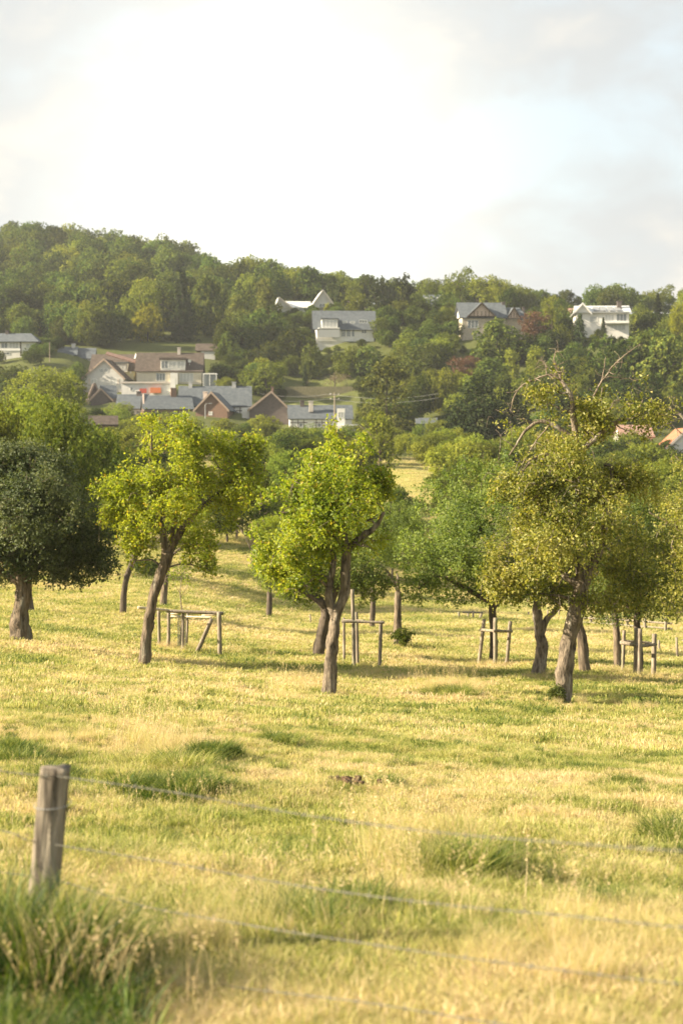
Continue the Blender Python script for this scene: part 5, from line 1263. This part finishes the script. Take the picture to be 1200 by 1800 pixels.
orchard_tree('fruit_tree', 'tall bare-topped tree with curling dead branches and ivy at its foot', 'tree', (985, 1240), 36,
    [[(985, 1240, .2), (988, 1190, .2), (995, 1130, .185), (1006, 1090, .19), (1016, 1060, .2), (1016, 1010, .15), (1014, 950, .13), (1018, 880, .12), (1010, 800, .09), (1006, 740, .06), (1003, 700, .045), (985, 668, .035)],
     [(1016, 1055, .14), (1035, 1010, .1), (1055, 950, .09), (1068, 890, .06), (1075, 820, .04)], [(1014, 960, .09), (970, 900, .07), (930, 870, .045), (900, 850, .02)],
     [(1010, 810, .06), (1050, 770, .055), (1085, 742, .05), (1115, 735, .035), (1130, 700, .015)], [(1008, 770, .05), (960, 742, .04), (925, 755, .03), (895, 800, .015)], [(1016, 1030, .1), (975, 1000, .07), (935, 980, .04)],
     [(1018, 900, .06), (1060, 850, .06), (1055, 905, .03)], [(1012, 840, .05), (960, 800, .04), (915, 830, .02), (890, 880, .01)]],
    [(988, 722, 44, 32), (935, 742, 36, 20), (897, 750, 20, 20), (1030, 722, 40, 22), (1122, 712, 30, 24), (1112, 682, 9, 13), (1080, 745, 40, 20), (995, 790, 62, 42), (950, 838, 55, 44), (958, 905, 72, 56), (900, 925, 42, 40), (1010, 905, 70, 56), (930, 985, 62, 52), (886, 1005, 30, 38), (1000, 1000, 72, 52), (1068, 965, 52, 50), (1075, 1035, 62, 42), (962, 1045, 60, 34), (1060, 875, 44, 44), (985, 672, 16, 14), (1000, 940, 80, 70, 1.2), (990, 960, 80, 60, -1.3), (1020, 850, 60, 50), (1040, 1060, 40, 24), (900, 1040, 26, 16), (1040, 780, 34, 26), (1130, 745, 16, 18), (1010, 690, 16, 14), (890, 955, 36, 44), (880, 1035, 30, 26), (930, 1010, 50, 46), (1105, 1000, 44, 50), (1000, 1035, 60, 30), (940, 860, 50, 40), (915, 735, 40, 26), (1140, 722, 26, 28), (1095, 715, 30, 24), (960, 775, 44, 30), (1080, 790, 40, 26), (1125, 830, 36, 40), (1130, 900, 36, 50), (880, 890, 30, 40), (1090, 850, 46, 50), (965, 815, 60, 46), (1060, 820, 46, 40), (870, 1000, 26, 46), (1030, 760, 46, 34), (905, 850, 36, 36), (1150, 960, 36, 60), (1140, 1040, 40, 40), (1000, 855, 60, 44, -1.2), (950, 865, 50, 40, -.9), (1050, 880, 50, 44, -1.1), (980, 800, 46, 34, -1.0), (905, 890, 30, 34, -.3), (1085, 930, 44, 50, -.9), (1010, 930, 50, 44, -1.5), (985, 692, 34, 32, 0), (1012, 682, 24, 26, 0), (955, 706, 46, 28, 0), (898, 732, 40, 28, 0), (1062, 712, 44, 28, 0), (1135, 690, 22, 30, 0), (1155, 730, 28, 30, 0), (1090, 770, 60, 40, .4), (985, 655, 14, 16, 0), (1030, 700, 26, 18, 0), (880, 770, 20, 26, 0)],
    L['olive'], 60000, 0.076, 104, 'bark_pale', void=.53, per=10, sub=4, weep=70, droop=.6, spread=.12,
    dead=[[(985, 668, .034), (968, 660, .03), (945, 664, .028), (918, 678, .024), (903, 700, .018), (897, 722, .008)], [(985, 668, .03), (978, 648, .022), (973, 630, .018), (978, 617, .014), (985, 622, .007)],
          [(960, 660, .018), (958, 640, .014), (948, 633, .01), (942, 642, .005)], [(1042, 700, .034), (1056, 670, .028), (1075, 645, .022), (1098, 625, .017), (1122, 606, .008)], [(1054, 676, .018), (1058, 655, .014), (1064, 628, .007)],
          [(1064, 662, .014), (1090, 664, .01), (1122, 667, .005)], [(1060, 742, .02), (1080, 705, .014), (1100, 705, .006)], [(965, 745, .02), (930, 790, .018), (910, 830, .012), (895, 860, .006)],
          [(1055, 850, .06), (1072, 880, .04), (1078, 905, .015)], [(1050, 720, .02), (1040, 740, .016), (1020, 745, .008)]])
orchard_tree('fruit_tree', 'pale barked fork trunked tree just behind the bare-topped tree', 'tree', (945, 1188), 46,
    [[(945, 1188, .2), (952, 1140, .17), (948, 1110, .15), (943, 1080, .14), (945, 1050, .12), (950, 1000, .08)], [(950, 1112, .11), (962, 1088, .08), (976, 1072, .07), (990, 1050, .04)]],
    [(940, 1020, 60, 40), (900, 1000, 50, 44), (980, 1010, 50, 40), (920, 950, 60, 50), (960, 920, 50, 50), (880, 950, 40, 44)],
    L['apple'], 15000, 0.08, 105, 'bark_pale', void=.4)
orchard_tree('fruit_tree', 'mossy low tree bent behind the centre trunk', 'tree', (560, 1152), 54,
    [[(560, 1152, .2), (566, 1115, .19), (574, 1085, .2), (568, 1062, .16), (545, 1045, .1), (520, 1035, .05)], [(574, 1080, .13), (590, 1040, .09), (600, 1000, .05)]],
    [(500, 1010, 46, 36), (540, 1000, 46, 40), (575, 1020, 36, 30), (480, 985, 36, 36), (530, 1045, 34, 18), (610, 1000, 46, 40), (640, 990, 40, 50), (655, 1030, 34, 24), (520, 960, 50, 40)],
    L['apple'], 16000, 0.085, 106, 'bark_dark', void=.4)
orchard_tree('fruit_tree', 'broad rich green tree standing inside the dark post guard', 'tree', (865, 1168), 55,
    [[(865, 1168, .15), (866, 1120, .14), (864, 1080, .15), (862, 1050, .12), (850, 980, .09), (840, 900, .04)], [(864, 1070, .1), (900, 1030, .07), (920, 990, .03)], [(863, 1060, .1), (810, 1030, .07), (770, 1010, .03)]],
    [(850, 935, 80, 70, 0), (790, 960, 60, 60), (745, 985, 46, 50), (900, 960, 60, 60), (820, 860, 60, 46), (875, 850, 50, 44), (930, 900, 40, 50), (770, 890, 46, 44), (800, 1030, 60, 34), (870, 1035, 60, 30), (735, 1035, 36, 28), (930, 1020, 36, 34), (850, 930, 90, 80, 1.5), (840, 940, 80, 70, -1.5), (830, 820, 26, 22), (890, 815, 20, 24), (720, 960, 26, 34), (850, 1000, 60, 40)],
    L['apple'], 38000, 0.09, 107, 'bark_dark', void=.38)
orchard_tree('fruit_tree', 'shadowed olive tree growing up through the two-board guard', 'tree', (1121, 1190), 50,
    [[(1121, 1190, .13), (1122, 1140, .12), (1120, 1090, .12), (1125, 1030, .09), (1130, 960, .05)], [(1120, 1080, .08), (1160, 1040, .06), (1180, 1010, .03)], [(1120, 1080, .08), (1080, 1040, .06), (1060, 1010, .03)]],
    [(1120, 1000, 70, 60, 0), (1070, 1020, 50, 50), (1175, 1010, 50, 50), (1110, 930, 60, 50), (1160, 940, 50, 50), (1080, 950, 50, 50), (1140, 1060, 60, 30), (1080, 1075, 46, 22), (1190, 1060, 40, 26), (1120, 980, 70, 60, 1.4), (1120, 980, 70, 60, -1.4), (1130, 890, 40, 36), (1210, 985, 30, 50)],
    L['apple'], 34000, 0.078, 108, 'bark_dark', void=.38)
orchard_tree('fruit_tree', 'grey green tree with bare drooping twigs reaching in from the side', 'tree', (1262, 1205), 44,
    [[(1262, 1205, .2), (1258, 1120, .17), (1255, 1060, .16), (1240, 980, .1), (1215, 900, .05)], [(1255, 1060, .1), (1220, 960, .06), (1180, 925, .04), (1140, 900, .015)], [(1256, 1030, .1), (1290, 950, .07), (1310, 860, .03)]],
    [(1200, 850, 30, 40), (1230, 880, 55, 50), (1190, 930, 40, 40), (1250, 960, 70, 60), (1200, 1010, 50, 50), (1290, 930, 60, 60), (1250, 820, 40, 46), (1180, 1050, 36, 34), (1210, 1080, 30, 20), (1300, 1010, 60, 50), (1165, 880, 22, 24), (1240, 920, 60, 50, 1), (1240, 920, 60, 50, -1)],
    L['olive'], 24000, 0.07, 109, 'bark', void=.44, weep=50, droop=.5,
    dead=[[(1215, 930, .04), (1190, 915, .03), (1165, 925, .02), (1150, 950, .01)], [(1230, 780, .03), (1200, 765, .024), (1175, 745, .018), (1160, 752, .01)], [(1190, 930, .035), (1180, 960, .03), (1190, 985, .015)]])
orchard_tree('fruit_tree', 'leafy branch end of the tree beside the bare-topped one', 'tree', (1290, 1180), 40,
    [[(1290, 1180, .18), (1285, 1050, .15), (1270, 900, .1), (1240, 790, .06), (1200, 735, .035), (1175, 715, .015)]],
    [(1182, 712, 16, 18), (1200, 735, 22, 18), (1240, 770, 40, 30), (1290, 820, 60, 60), (1310, 930, 70, 80)],
    L['olive'], 9000, 0.064, 110, 'bark_pale', void=.4, weep=14)

# ivy and suckers at trunk feet
def bush(name, label, cat, px, py, Y, rx, rz, n, size, mat, seed, void=.3):
    g = np.random.default_rng(seed); B = P(px, py, Y); k = Y / FPX
    o = empty(name, B, label=label, cat=cat)
    lob = [(g.uniform(-.4, .4) * rx * k, g.uniform(-.4, .4) * rx * k, rz * k * g.uniform(.5, 1.3), rx * k * .6, rx * k * .6, rz * k * .6) for _ in range(6)]
    (v, f), tp, _ = clumps(lob, n, 6, size, g, .06, void, 4, .5)
    link('foliage', np_mesh('foliage', v, f, mat), o)
    W = Wood()
    for i in range(8):
        e = np.array(lob[i % 6][:3]) + g.normal(size=3) * rx * k * .2; W.limb([(0, 0, -.1), e * np.array([.4, .4, .6]), e], [.015, .01, .004], 4, 0, .1)
    W.b.build('stem', M['twig'], o)
    return o
bush('ivy', 'small ivy bush clinging to the foot of the bare-topped tree', 'ivy', 980, 1236, 35.75, 17, 16, 1500, .05, L['apple'], 71)
bush('shrub', 'dark shrub round the foot of the green tree by the low rail', 'bush', 706, 1137, 61, 24, 22, 900, .09, L['mid'], 72, .4)
bush('shrub', 'dark bushy shrub on the far field edge behind the slim dark trunk', 'bush', 258, 1012, 98, 38, 22, 2200, .14, L['apple'], 73)

# ------------------------------------------------------------------ tree guards, posts, rails
def stick(a, b, r0, r1, mat, name, parent, n=7, seed=0, base=None, square=False):
    pts = [np.array(a), (np.array(a) + np.array(b)) / 2 + np.array([.008, 0, .0]), np.array(b)]
    p, r = smooth_path(pts, [r0, (r0 + r1) / 2, r1], .12)
    v, f = tube(p, r, n, .3, seed)
    return link(name, np_mesh(name, v, f, mat, True), parent)
def guard(label, cat, Y, origin, posts, rails, name='tree_guard'):
    B = P(origin[0], origin[1], Y); o = empty(name, B, label=label, cat=cat)
    for i, (x0, y0, x1, y1, r, dy, *m) in enumerate(posts):
        a = P(x0, y0, Y + dy) - B; b = P(x1, y1, Y + dy) - B
        a = a - unit(b - a) * .5
        stick(a, b, r, r * .92, M[m[0] if m else 'old_wood'], 'post', o, 7, i * 3)
    for i, (x0, y0, d0, x1, y1, d1, r, *m) in enumerate(rails):
        stick(P(x0, y0, Y + d0) - B, P(x1, y1, Y + d1) - B, r, r * .9, M[m[0] if m else 'old_wood'], 'rail', o, 7, 50 + i)
    return o
g1 = guard('large wooden corral of rails round a sapling beside the leaning tree', 'tree guard', 53, (330, 1150),
      [(280, 1140, 279, 1070, .055, 1.0), (296, 1135, 297, 1072, .06, .4), (321, 1132, 322, 1072, .05, .1), (386, 1156, 385, 1076, .075, -.2), (346, 1146, 372, 1088, .075, .5), (328, 1125, 330, 1078, .04, 1.4)],
      [(243, 1068, -.6, 296, 1073, 0, .05, 'fresh_wood'), (292, 1074, .0, 393, 1078, -.1, .06), (322, 1076, 0, 300, 1079, 1.6, .035, 'fresh_wood'), (355, 1082, .2, 392, 1079, -.05, .03, 'fresh_wood'), (300, 1083, 1.6, 372, 1085, .6, .03, 'fresh_wood')])
# the netting sleeve inside it
B = np.array(g1.location); c = P(320, 1135, 53.2) - B; m = MB()
for k in range(14):
    a0 = k / 14 * 6.283
    for s_ in (1, -1):
        pts = [c + np.array([.13 * math.cos(a0 + s_ * t_ * 3), .13 * math.sin(a0 + s_ * t_ * 3), t_ * .95]) for t_ in np.linspace(0, 1, 8)]
        m.tube(pts, [.004] * 8, 3)
m.build('netting', M['mesh_wire'], g1)
orchard_tree('sapling', 'thin young sapling growing inside the wooden corral', 'sapling', (317, 1132), 53.4,
    [[(317, 1132, .022), (319, 1080, .02), (317, 1040, .016), (320, 1005, .008)], [(318, 1045, .01), (306, 1025, .007), (300, 1010, .004)], [(318, 1050, .01), (330, 1028, .007), (336, 1012, .004)]],
    [(318, 1010, 18, 16), (305, 1018, 12, 10), (334, 1015, 12, 10), (322, 990, 10, 14)], L['pear'], 420, .07, 120, 'twig', void=.3, sub=1, r0=.008)
guard('tree guard with one tall stake and a single rail behind the centre tree', 'tree guard', 50, (635, 1180),
      [(622, 1180, 619, 1036, .06, 0), (628, 1176, 626, 1076, .055, .9), (666, 1178, 669, 1091, .06, -.3), (604, 1168, 604, 1086, .045, 1.2)],
      [(600, 1092, -.1, 675, 1094, -.35, .045), (604, 1090, 1.2, 640, 1091, .4, .03)])
guard('dark wooden tree guard round the broad rich green tree', 'tree guard', 53.5, (868, 1168),
      [(841, 1166, 850, 1088, .065, 0), (869, 1170, 870, 1086, .07, -.7), (889, 1173, 896, 1092, .065, -.3)],
      [(844, 1107, 0, 870, 1109, -.8, .05), (866, 1109, -.8, 899, 1110, -.35, .05)])
guard('tree guard with doubled rail boards near the meadow fence', 'tree guard', 48.5, (1122, 1190),
      [(1093, 1188, 1096, 1108, .055, .3), (1114, 1192, 1118, 1104, .065, -.2), (1122, 1192, 1124, 1105, .06, -.5), (1147, 1190, 1149, 1114, .075, .2)],
      [(1090, 1129, .1, 1124, 1135, -.3, .06), (1118, 1136, -.35, 1152, 1133, .1, .055), (1092, 1126, .8, 1150, 1131, .9, .04)])
guard('far tree guard of pale leaning stakes at the meadow edge', 'tree guard', 88, (825, 1112),
      [(812, 1112, 805, 1076, .07, 0), (823, 1108, 822, 1078, .06, .8), (830, 1116, 831, 1074, .055, -1), (837, 1110, 846, 1077, .075, 0)],
      [(812, 1076, -.9, 848, 1077, -.9, .05)])
# the paddock fence behind, its posts in a line
f1 = guard('three rail wooden fence running behind the trunks at the meadow edge', 'fence', 82, (1100, 1110),
      [(x, 1116 + (x - 1030) * .04, x + dx, 1080 + (x - 1030) * .05, .075, (1160 - x) * .03) for x, dx in ((1037, 1), (1067, -1), (1101, 1), (1133, -1), (1168, 1))],
      [(1020, 1086 + k * 8, 4, 1100, 1090 + k * 9, 1.8, .05) for k in range(3)] + [(1098, 1090 + k * 9, 1.8, 1180, 1096 + k * 9, -.3, .05) for k in range(3)], 'rail_fence')
for (x, top, bot, Y, lab) in ((755, 1066, 1090, 100, 'short stake nearest the rich green crown'), (930, 1075, 1100, 95, 'stake seen between fork trunk and dark guard'), (963, 1072, 1098, 97, 'stake seen just past the fork trunk'),
                              (983, 1070, 1098, 99, 'thin stake seen before the bare-topped trunk'), (1158, 1125, 1168, 66, 'grey stake standing between guard and picture edge'), (1191, 1120, 1172, 62, 'tall leaning stake closest to the side tree'),
                              (1202, 1124, 1150, 74, 'far stake behind the tall leaning one'), (796, 1068, 1088, 104, 'thin stake left of the pale leaning stakes'), (547, 1080, 1096, 84, 'short stub stake behind the mossy low tree')):
    B = P(x, bot, Y); o = stick((0, 0, -.5), (random.uniform(-.08, .08), 0, (bot - top) * Y / FPX), .055, .045, M['old_wood'], 'fence_stake', None, 7, int(x)); o.location = B
    tag(o, lab, 'stake', 'stakes along the meadow edge')
# a fallen branch on the grass
D = Wood(); B = P(450, 1112, 72); g = np.random.default_rng(3)
for q in ([(-.4, 0, .05), (0, 0, .12), (.3, .1, .3)], [(0, 0, .1), (.25, 0, .05), (.5, -.1, .1)], [(-.3, 0, .06), (-.35, .1, .35), (-.2, .1, .5)], [(.1, 0, .1), (.2, .1, .35), (.35, .1, .45)]):
    D.limb(q, [.03, .022, .01], 5, .2, .08, .01, g)
o = D.b.build('fallen_branch', M['bark_dark'], None, B, True); tag(o, 'dark forked branch lying on the grass behind the corral', 'branch')
# molehills
def molehill(px, py, w, h, label, seed):
    Y = where_row(px, py); g = np.random.default_rng(seed); p = G(px, Y)
    na, nr = 20, 7; v = []; f = []
    for i in range(nr):
        for j in range(na):
            a = j / na * 6.283; r = i / (nr - 1); z = h * (1 - r * r) ** 1.3 - .03 * r
            k = 1 + .3 * (vnoise(np.array([math.cos(a) * 2 + seed]), np.array([math.sin(a) * 2]))[0] - .5)
            v.append((math.cos(a) * r * w * k, math.sin(a) * r * w * .7 * k, z + g.uniform(-.012, .012)))
    for i in range(nr - 1):
        for j in range(na): f.append((i * na + j, (i + 1) * na + j, (i + 1) * na + (j + 1) % na, i * na + (j + 1) % na))
    m = MB().add(v, f)
    for i in range(34):
        c = np.array([g.normal() * w * .7, g.normal() * w * .5, g.uniform(0, .02)]); s_ = g.uniform(.008, .028)
        m.box(c[0] - s_, c[0] + s_, c[1] - s_, c[1] + s_, c[2] - s_, c[2] + s_)
    o = m.build('molehill', M['soil'], None, p, True); tag(o, label, 'molehill')
molehill(612, 1392, .13, .05, 'brown molehill in the open turf below the centre tree', 5)
molehill(1045, 1600, .12, .05, 'crumbly brown molehill in the grass by the lower wires', 9)

# ------------------------------------------------------------------ the wire fence in front
F = P(78, 1690, 6.5)
fence = empty('wire_fence', F, label='weathered wooden post with four barbed wires across the pasture', cat='fence')
def fp(px, py, Y): return P(px, py, Y) - F
g = np.random.default_rng(8)
# the post: a split, slightly twisted stake with a chipped, cracked top
n, rows = 28, 46; lo, hi = fp(63, 1720, 6.5), fp(98, 1348, 6.5); lo = lo - unit(hi - lo) * .3
v = []; f = []
for i in range(rows):
    t_ = i / (rows - 1); c = lo + (hi - lo) * t_
    for j in range(n):
        a = j / n * 6.283 + t_ * .15; sq = 1 / max(abs(math.cos(a)), abs(math.sin(a))) ** .7
        r = .0565 * sq * (1.03 - .05 * t_)
        crack = sum(math.exp(-((j / n * 6.283 - q + .1 * math.sin(t_ * 9 + q)) / .075) ** 2) * d_ for q, d_ in ((4.35, .016), (4.95, .012), (5.4, .006), (3.7, .007), (1.2, .01)))
        r -= crack * .6 * (.35 + .65 * t_); r *= 1 + .05 * (vnoise(np.array([j * .9]), np.array([t_ * 6.]))[0] - .5)
        top = (0.003 * math.sin(a * 2 + 1) + .006 * (vnoise(np.array([j * .8]), np.array([3.]))[0] - .5)) if i == rows - 1 else 0
        v.append(c + np.array([math.cos(a) * r, math.sin(a) * r, top]))
for i in range(rows - 1):
    for j in range(n): f.append((i * n + j, i * n + (j + 1) % n, (i + 1) * n + (j + 1) % n, (i + 1) * n + j))
k = len(v); v.append(hi + np.array([0, 0, -.004]))
for j in range(0, n, 2): f.append((k, (rows - 1) * n + j, (rows - 1) * n + (j + 1) % n, (rows - 1) * n + (j + 2) % n))
post = link('post', np_mesh('post', v, f, M['post_wood'], True), fence)
def barbed(pts, name='barbed_wire', parent=fence, barb=.11, r=.0014):
    """two strands twisted together with barbs"""
    p, _ = smooth_path(pts, [1.0] * len(pts), .02); p = p[::1]
    Ls = np.concatenate([[0], np.cumsum(np.linalg.norm(np.diff(p, axis=0), axis=1))]); m = MB()
    t_ = unit(np.gradient(p, axis=0)); u = unit(np.cross(t_, [0, 0, 1.0])); w = np.cross(t_, u)
    for s_ in (0, math.pi):
        ph = Ls * 90 + s_; q = p + (np.cos(ph)[:, None] * u + np.sin(ph)[:, None] * w) * r * 1.1
        m.tube(q, np.full(len(q), r * .85), 4)
    for d in np.arange(.05, Ls[-1], barb):
        i = int(np.searchsorted(Ls, d)); i = min(i, len(p) - 1)
        for a in (g.uniform(0, 6.28), g.uniform(0, 6.28)):
            e = (math.cos(a) * u[i] + math.sin(a) * w[i]) * .016; m.tube([p[i] - e, p[i] + e], [.0015, .0006], 3)
        m.tube([p[i] - t_[i] * .006, p[i] + t_[i] * .006], [.0034, .0034], 5)
    return m.build(name, M['wire'], parent)
q1 = [(-180, 1335, 6.75), (60, 1362, 6.45), (112, 1366, 6.43), (300, 1392, 6.1), (520, 1430, 5.8), (760, 1462, 5.3), (1000, 1482, 4.95), (1230, 1497, 4.65), (1500, 1500, 4.4)]
q2 = [(-180, 1430, 6.75), (0, 1459, 6.5), (50, 1477, 6.45), (112, 1487, 6.43), (300, 1517, 6.1), (520, 1556, 5.8), (760, 1588, 5.3), (1000, 1610, 4.95), (1230, 1632, 4.65), (1500, 1640, 4.4)]
q3 = [(-180, 1510, 6.75), (60, 1541, 6.46), (118, 1552, 6.43), (250, 1592, 6.1), (430, 1625, 5.8), (640, 1658, 5.3), (880, 1692, 4.95), (1230, 1733, 4.65), (1500, 1750, 4.4)]
q4 = [(-180, 1590, 6.75), (60, 1630, 6.46), (120, 1650, 6.43), (280, 1708, 6.1), (400, 1733, 5.8), (640, 1762, 5.3), (880, 1800, 4.95), (1230, 1850, 4.65), (1500, 1880, 4.4)]
for q in (q1, q2, q3, q4): barbed([fp(*s_) for s_ in q])
c = lo + (hi - lo) * ((1720 - 1413) / (1720 - 1348) * .8 + .2)
c = fp(93, 1413, 6.5)
ring = [c + np.array([.071 * math.cos(a), .071 * math.sin(a), .008 * math.sin(a + .5)]) for a in np.linspace(0, 6.4, 26)]
MB().tube(ring, [.0016] * 26, 5).build('wire_tie', H['metal'], fence)

# ------------------------------------------------------------------ the evening haze
hz = MB().box(-1400, 1400, -60, 2600, -60, 0).v[0]
zlo, zhi = -80.0, 190.0
me = MB().box(-1500, 1500, -300, 3900, -90, 190)
m, nt = new_mat('haze'); t = NT(nt); vol = t.n('ShaderNodeVolumePrincipled')
vol.inputs['Density'].default_value = 0.00014; vol.inputs['Color'].default_value = (0.92, 0.96, 1.0, 1); vol.inputs['Anisotropy'].default_value = 0.35
t.l(vol.outputs[0], t.n('ShaderNodeOutputMaterial').inputs['Volume'])
o = me.build('haze', m); tag(o, kind='stuff')
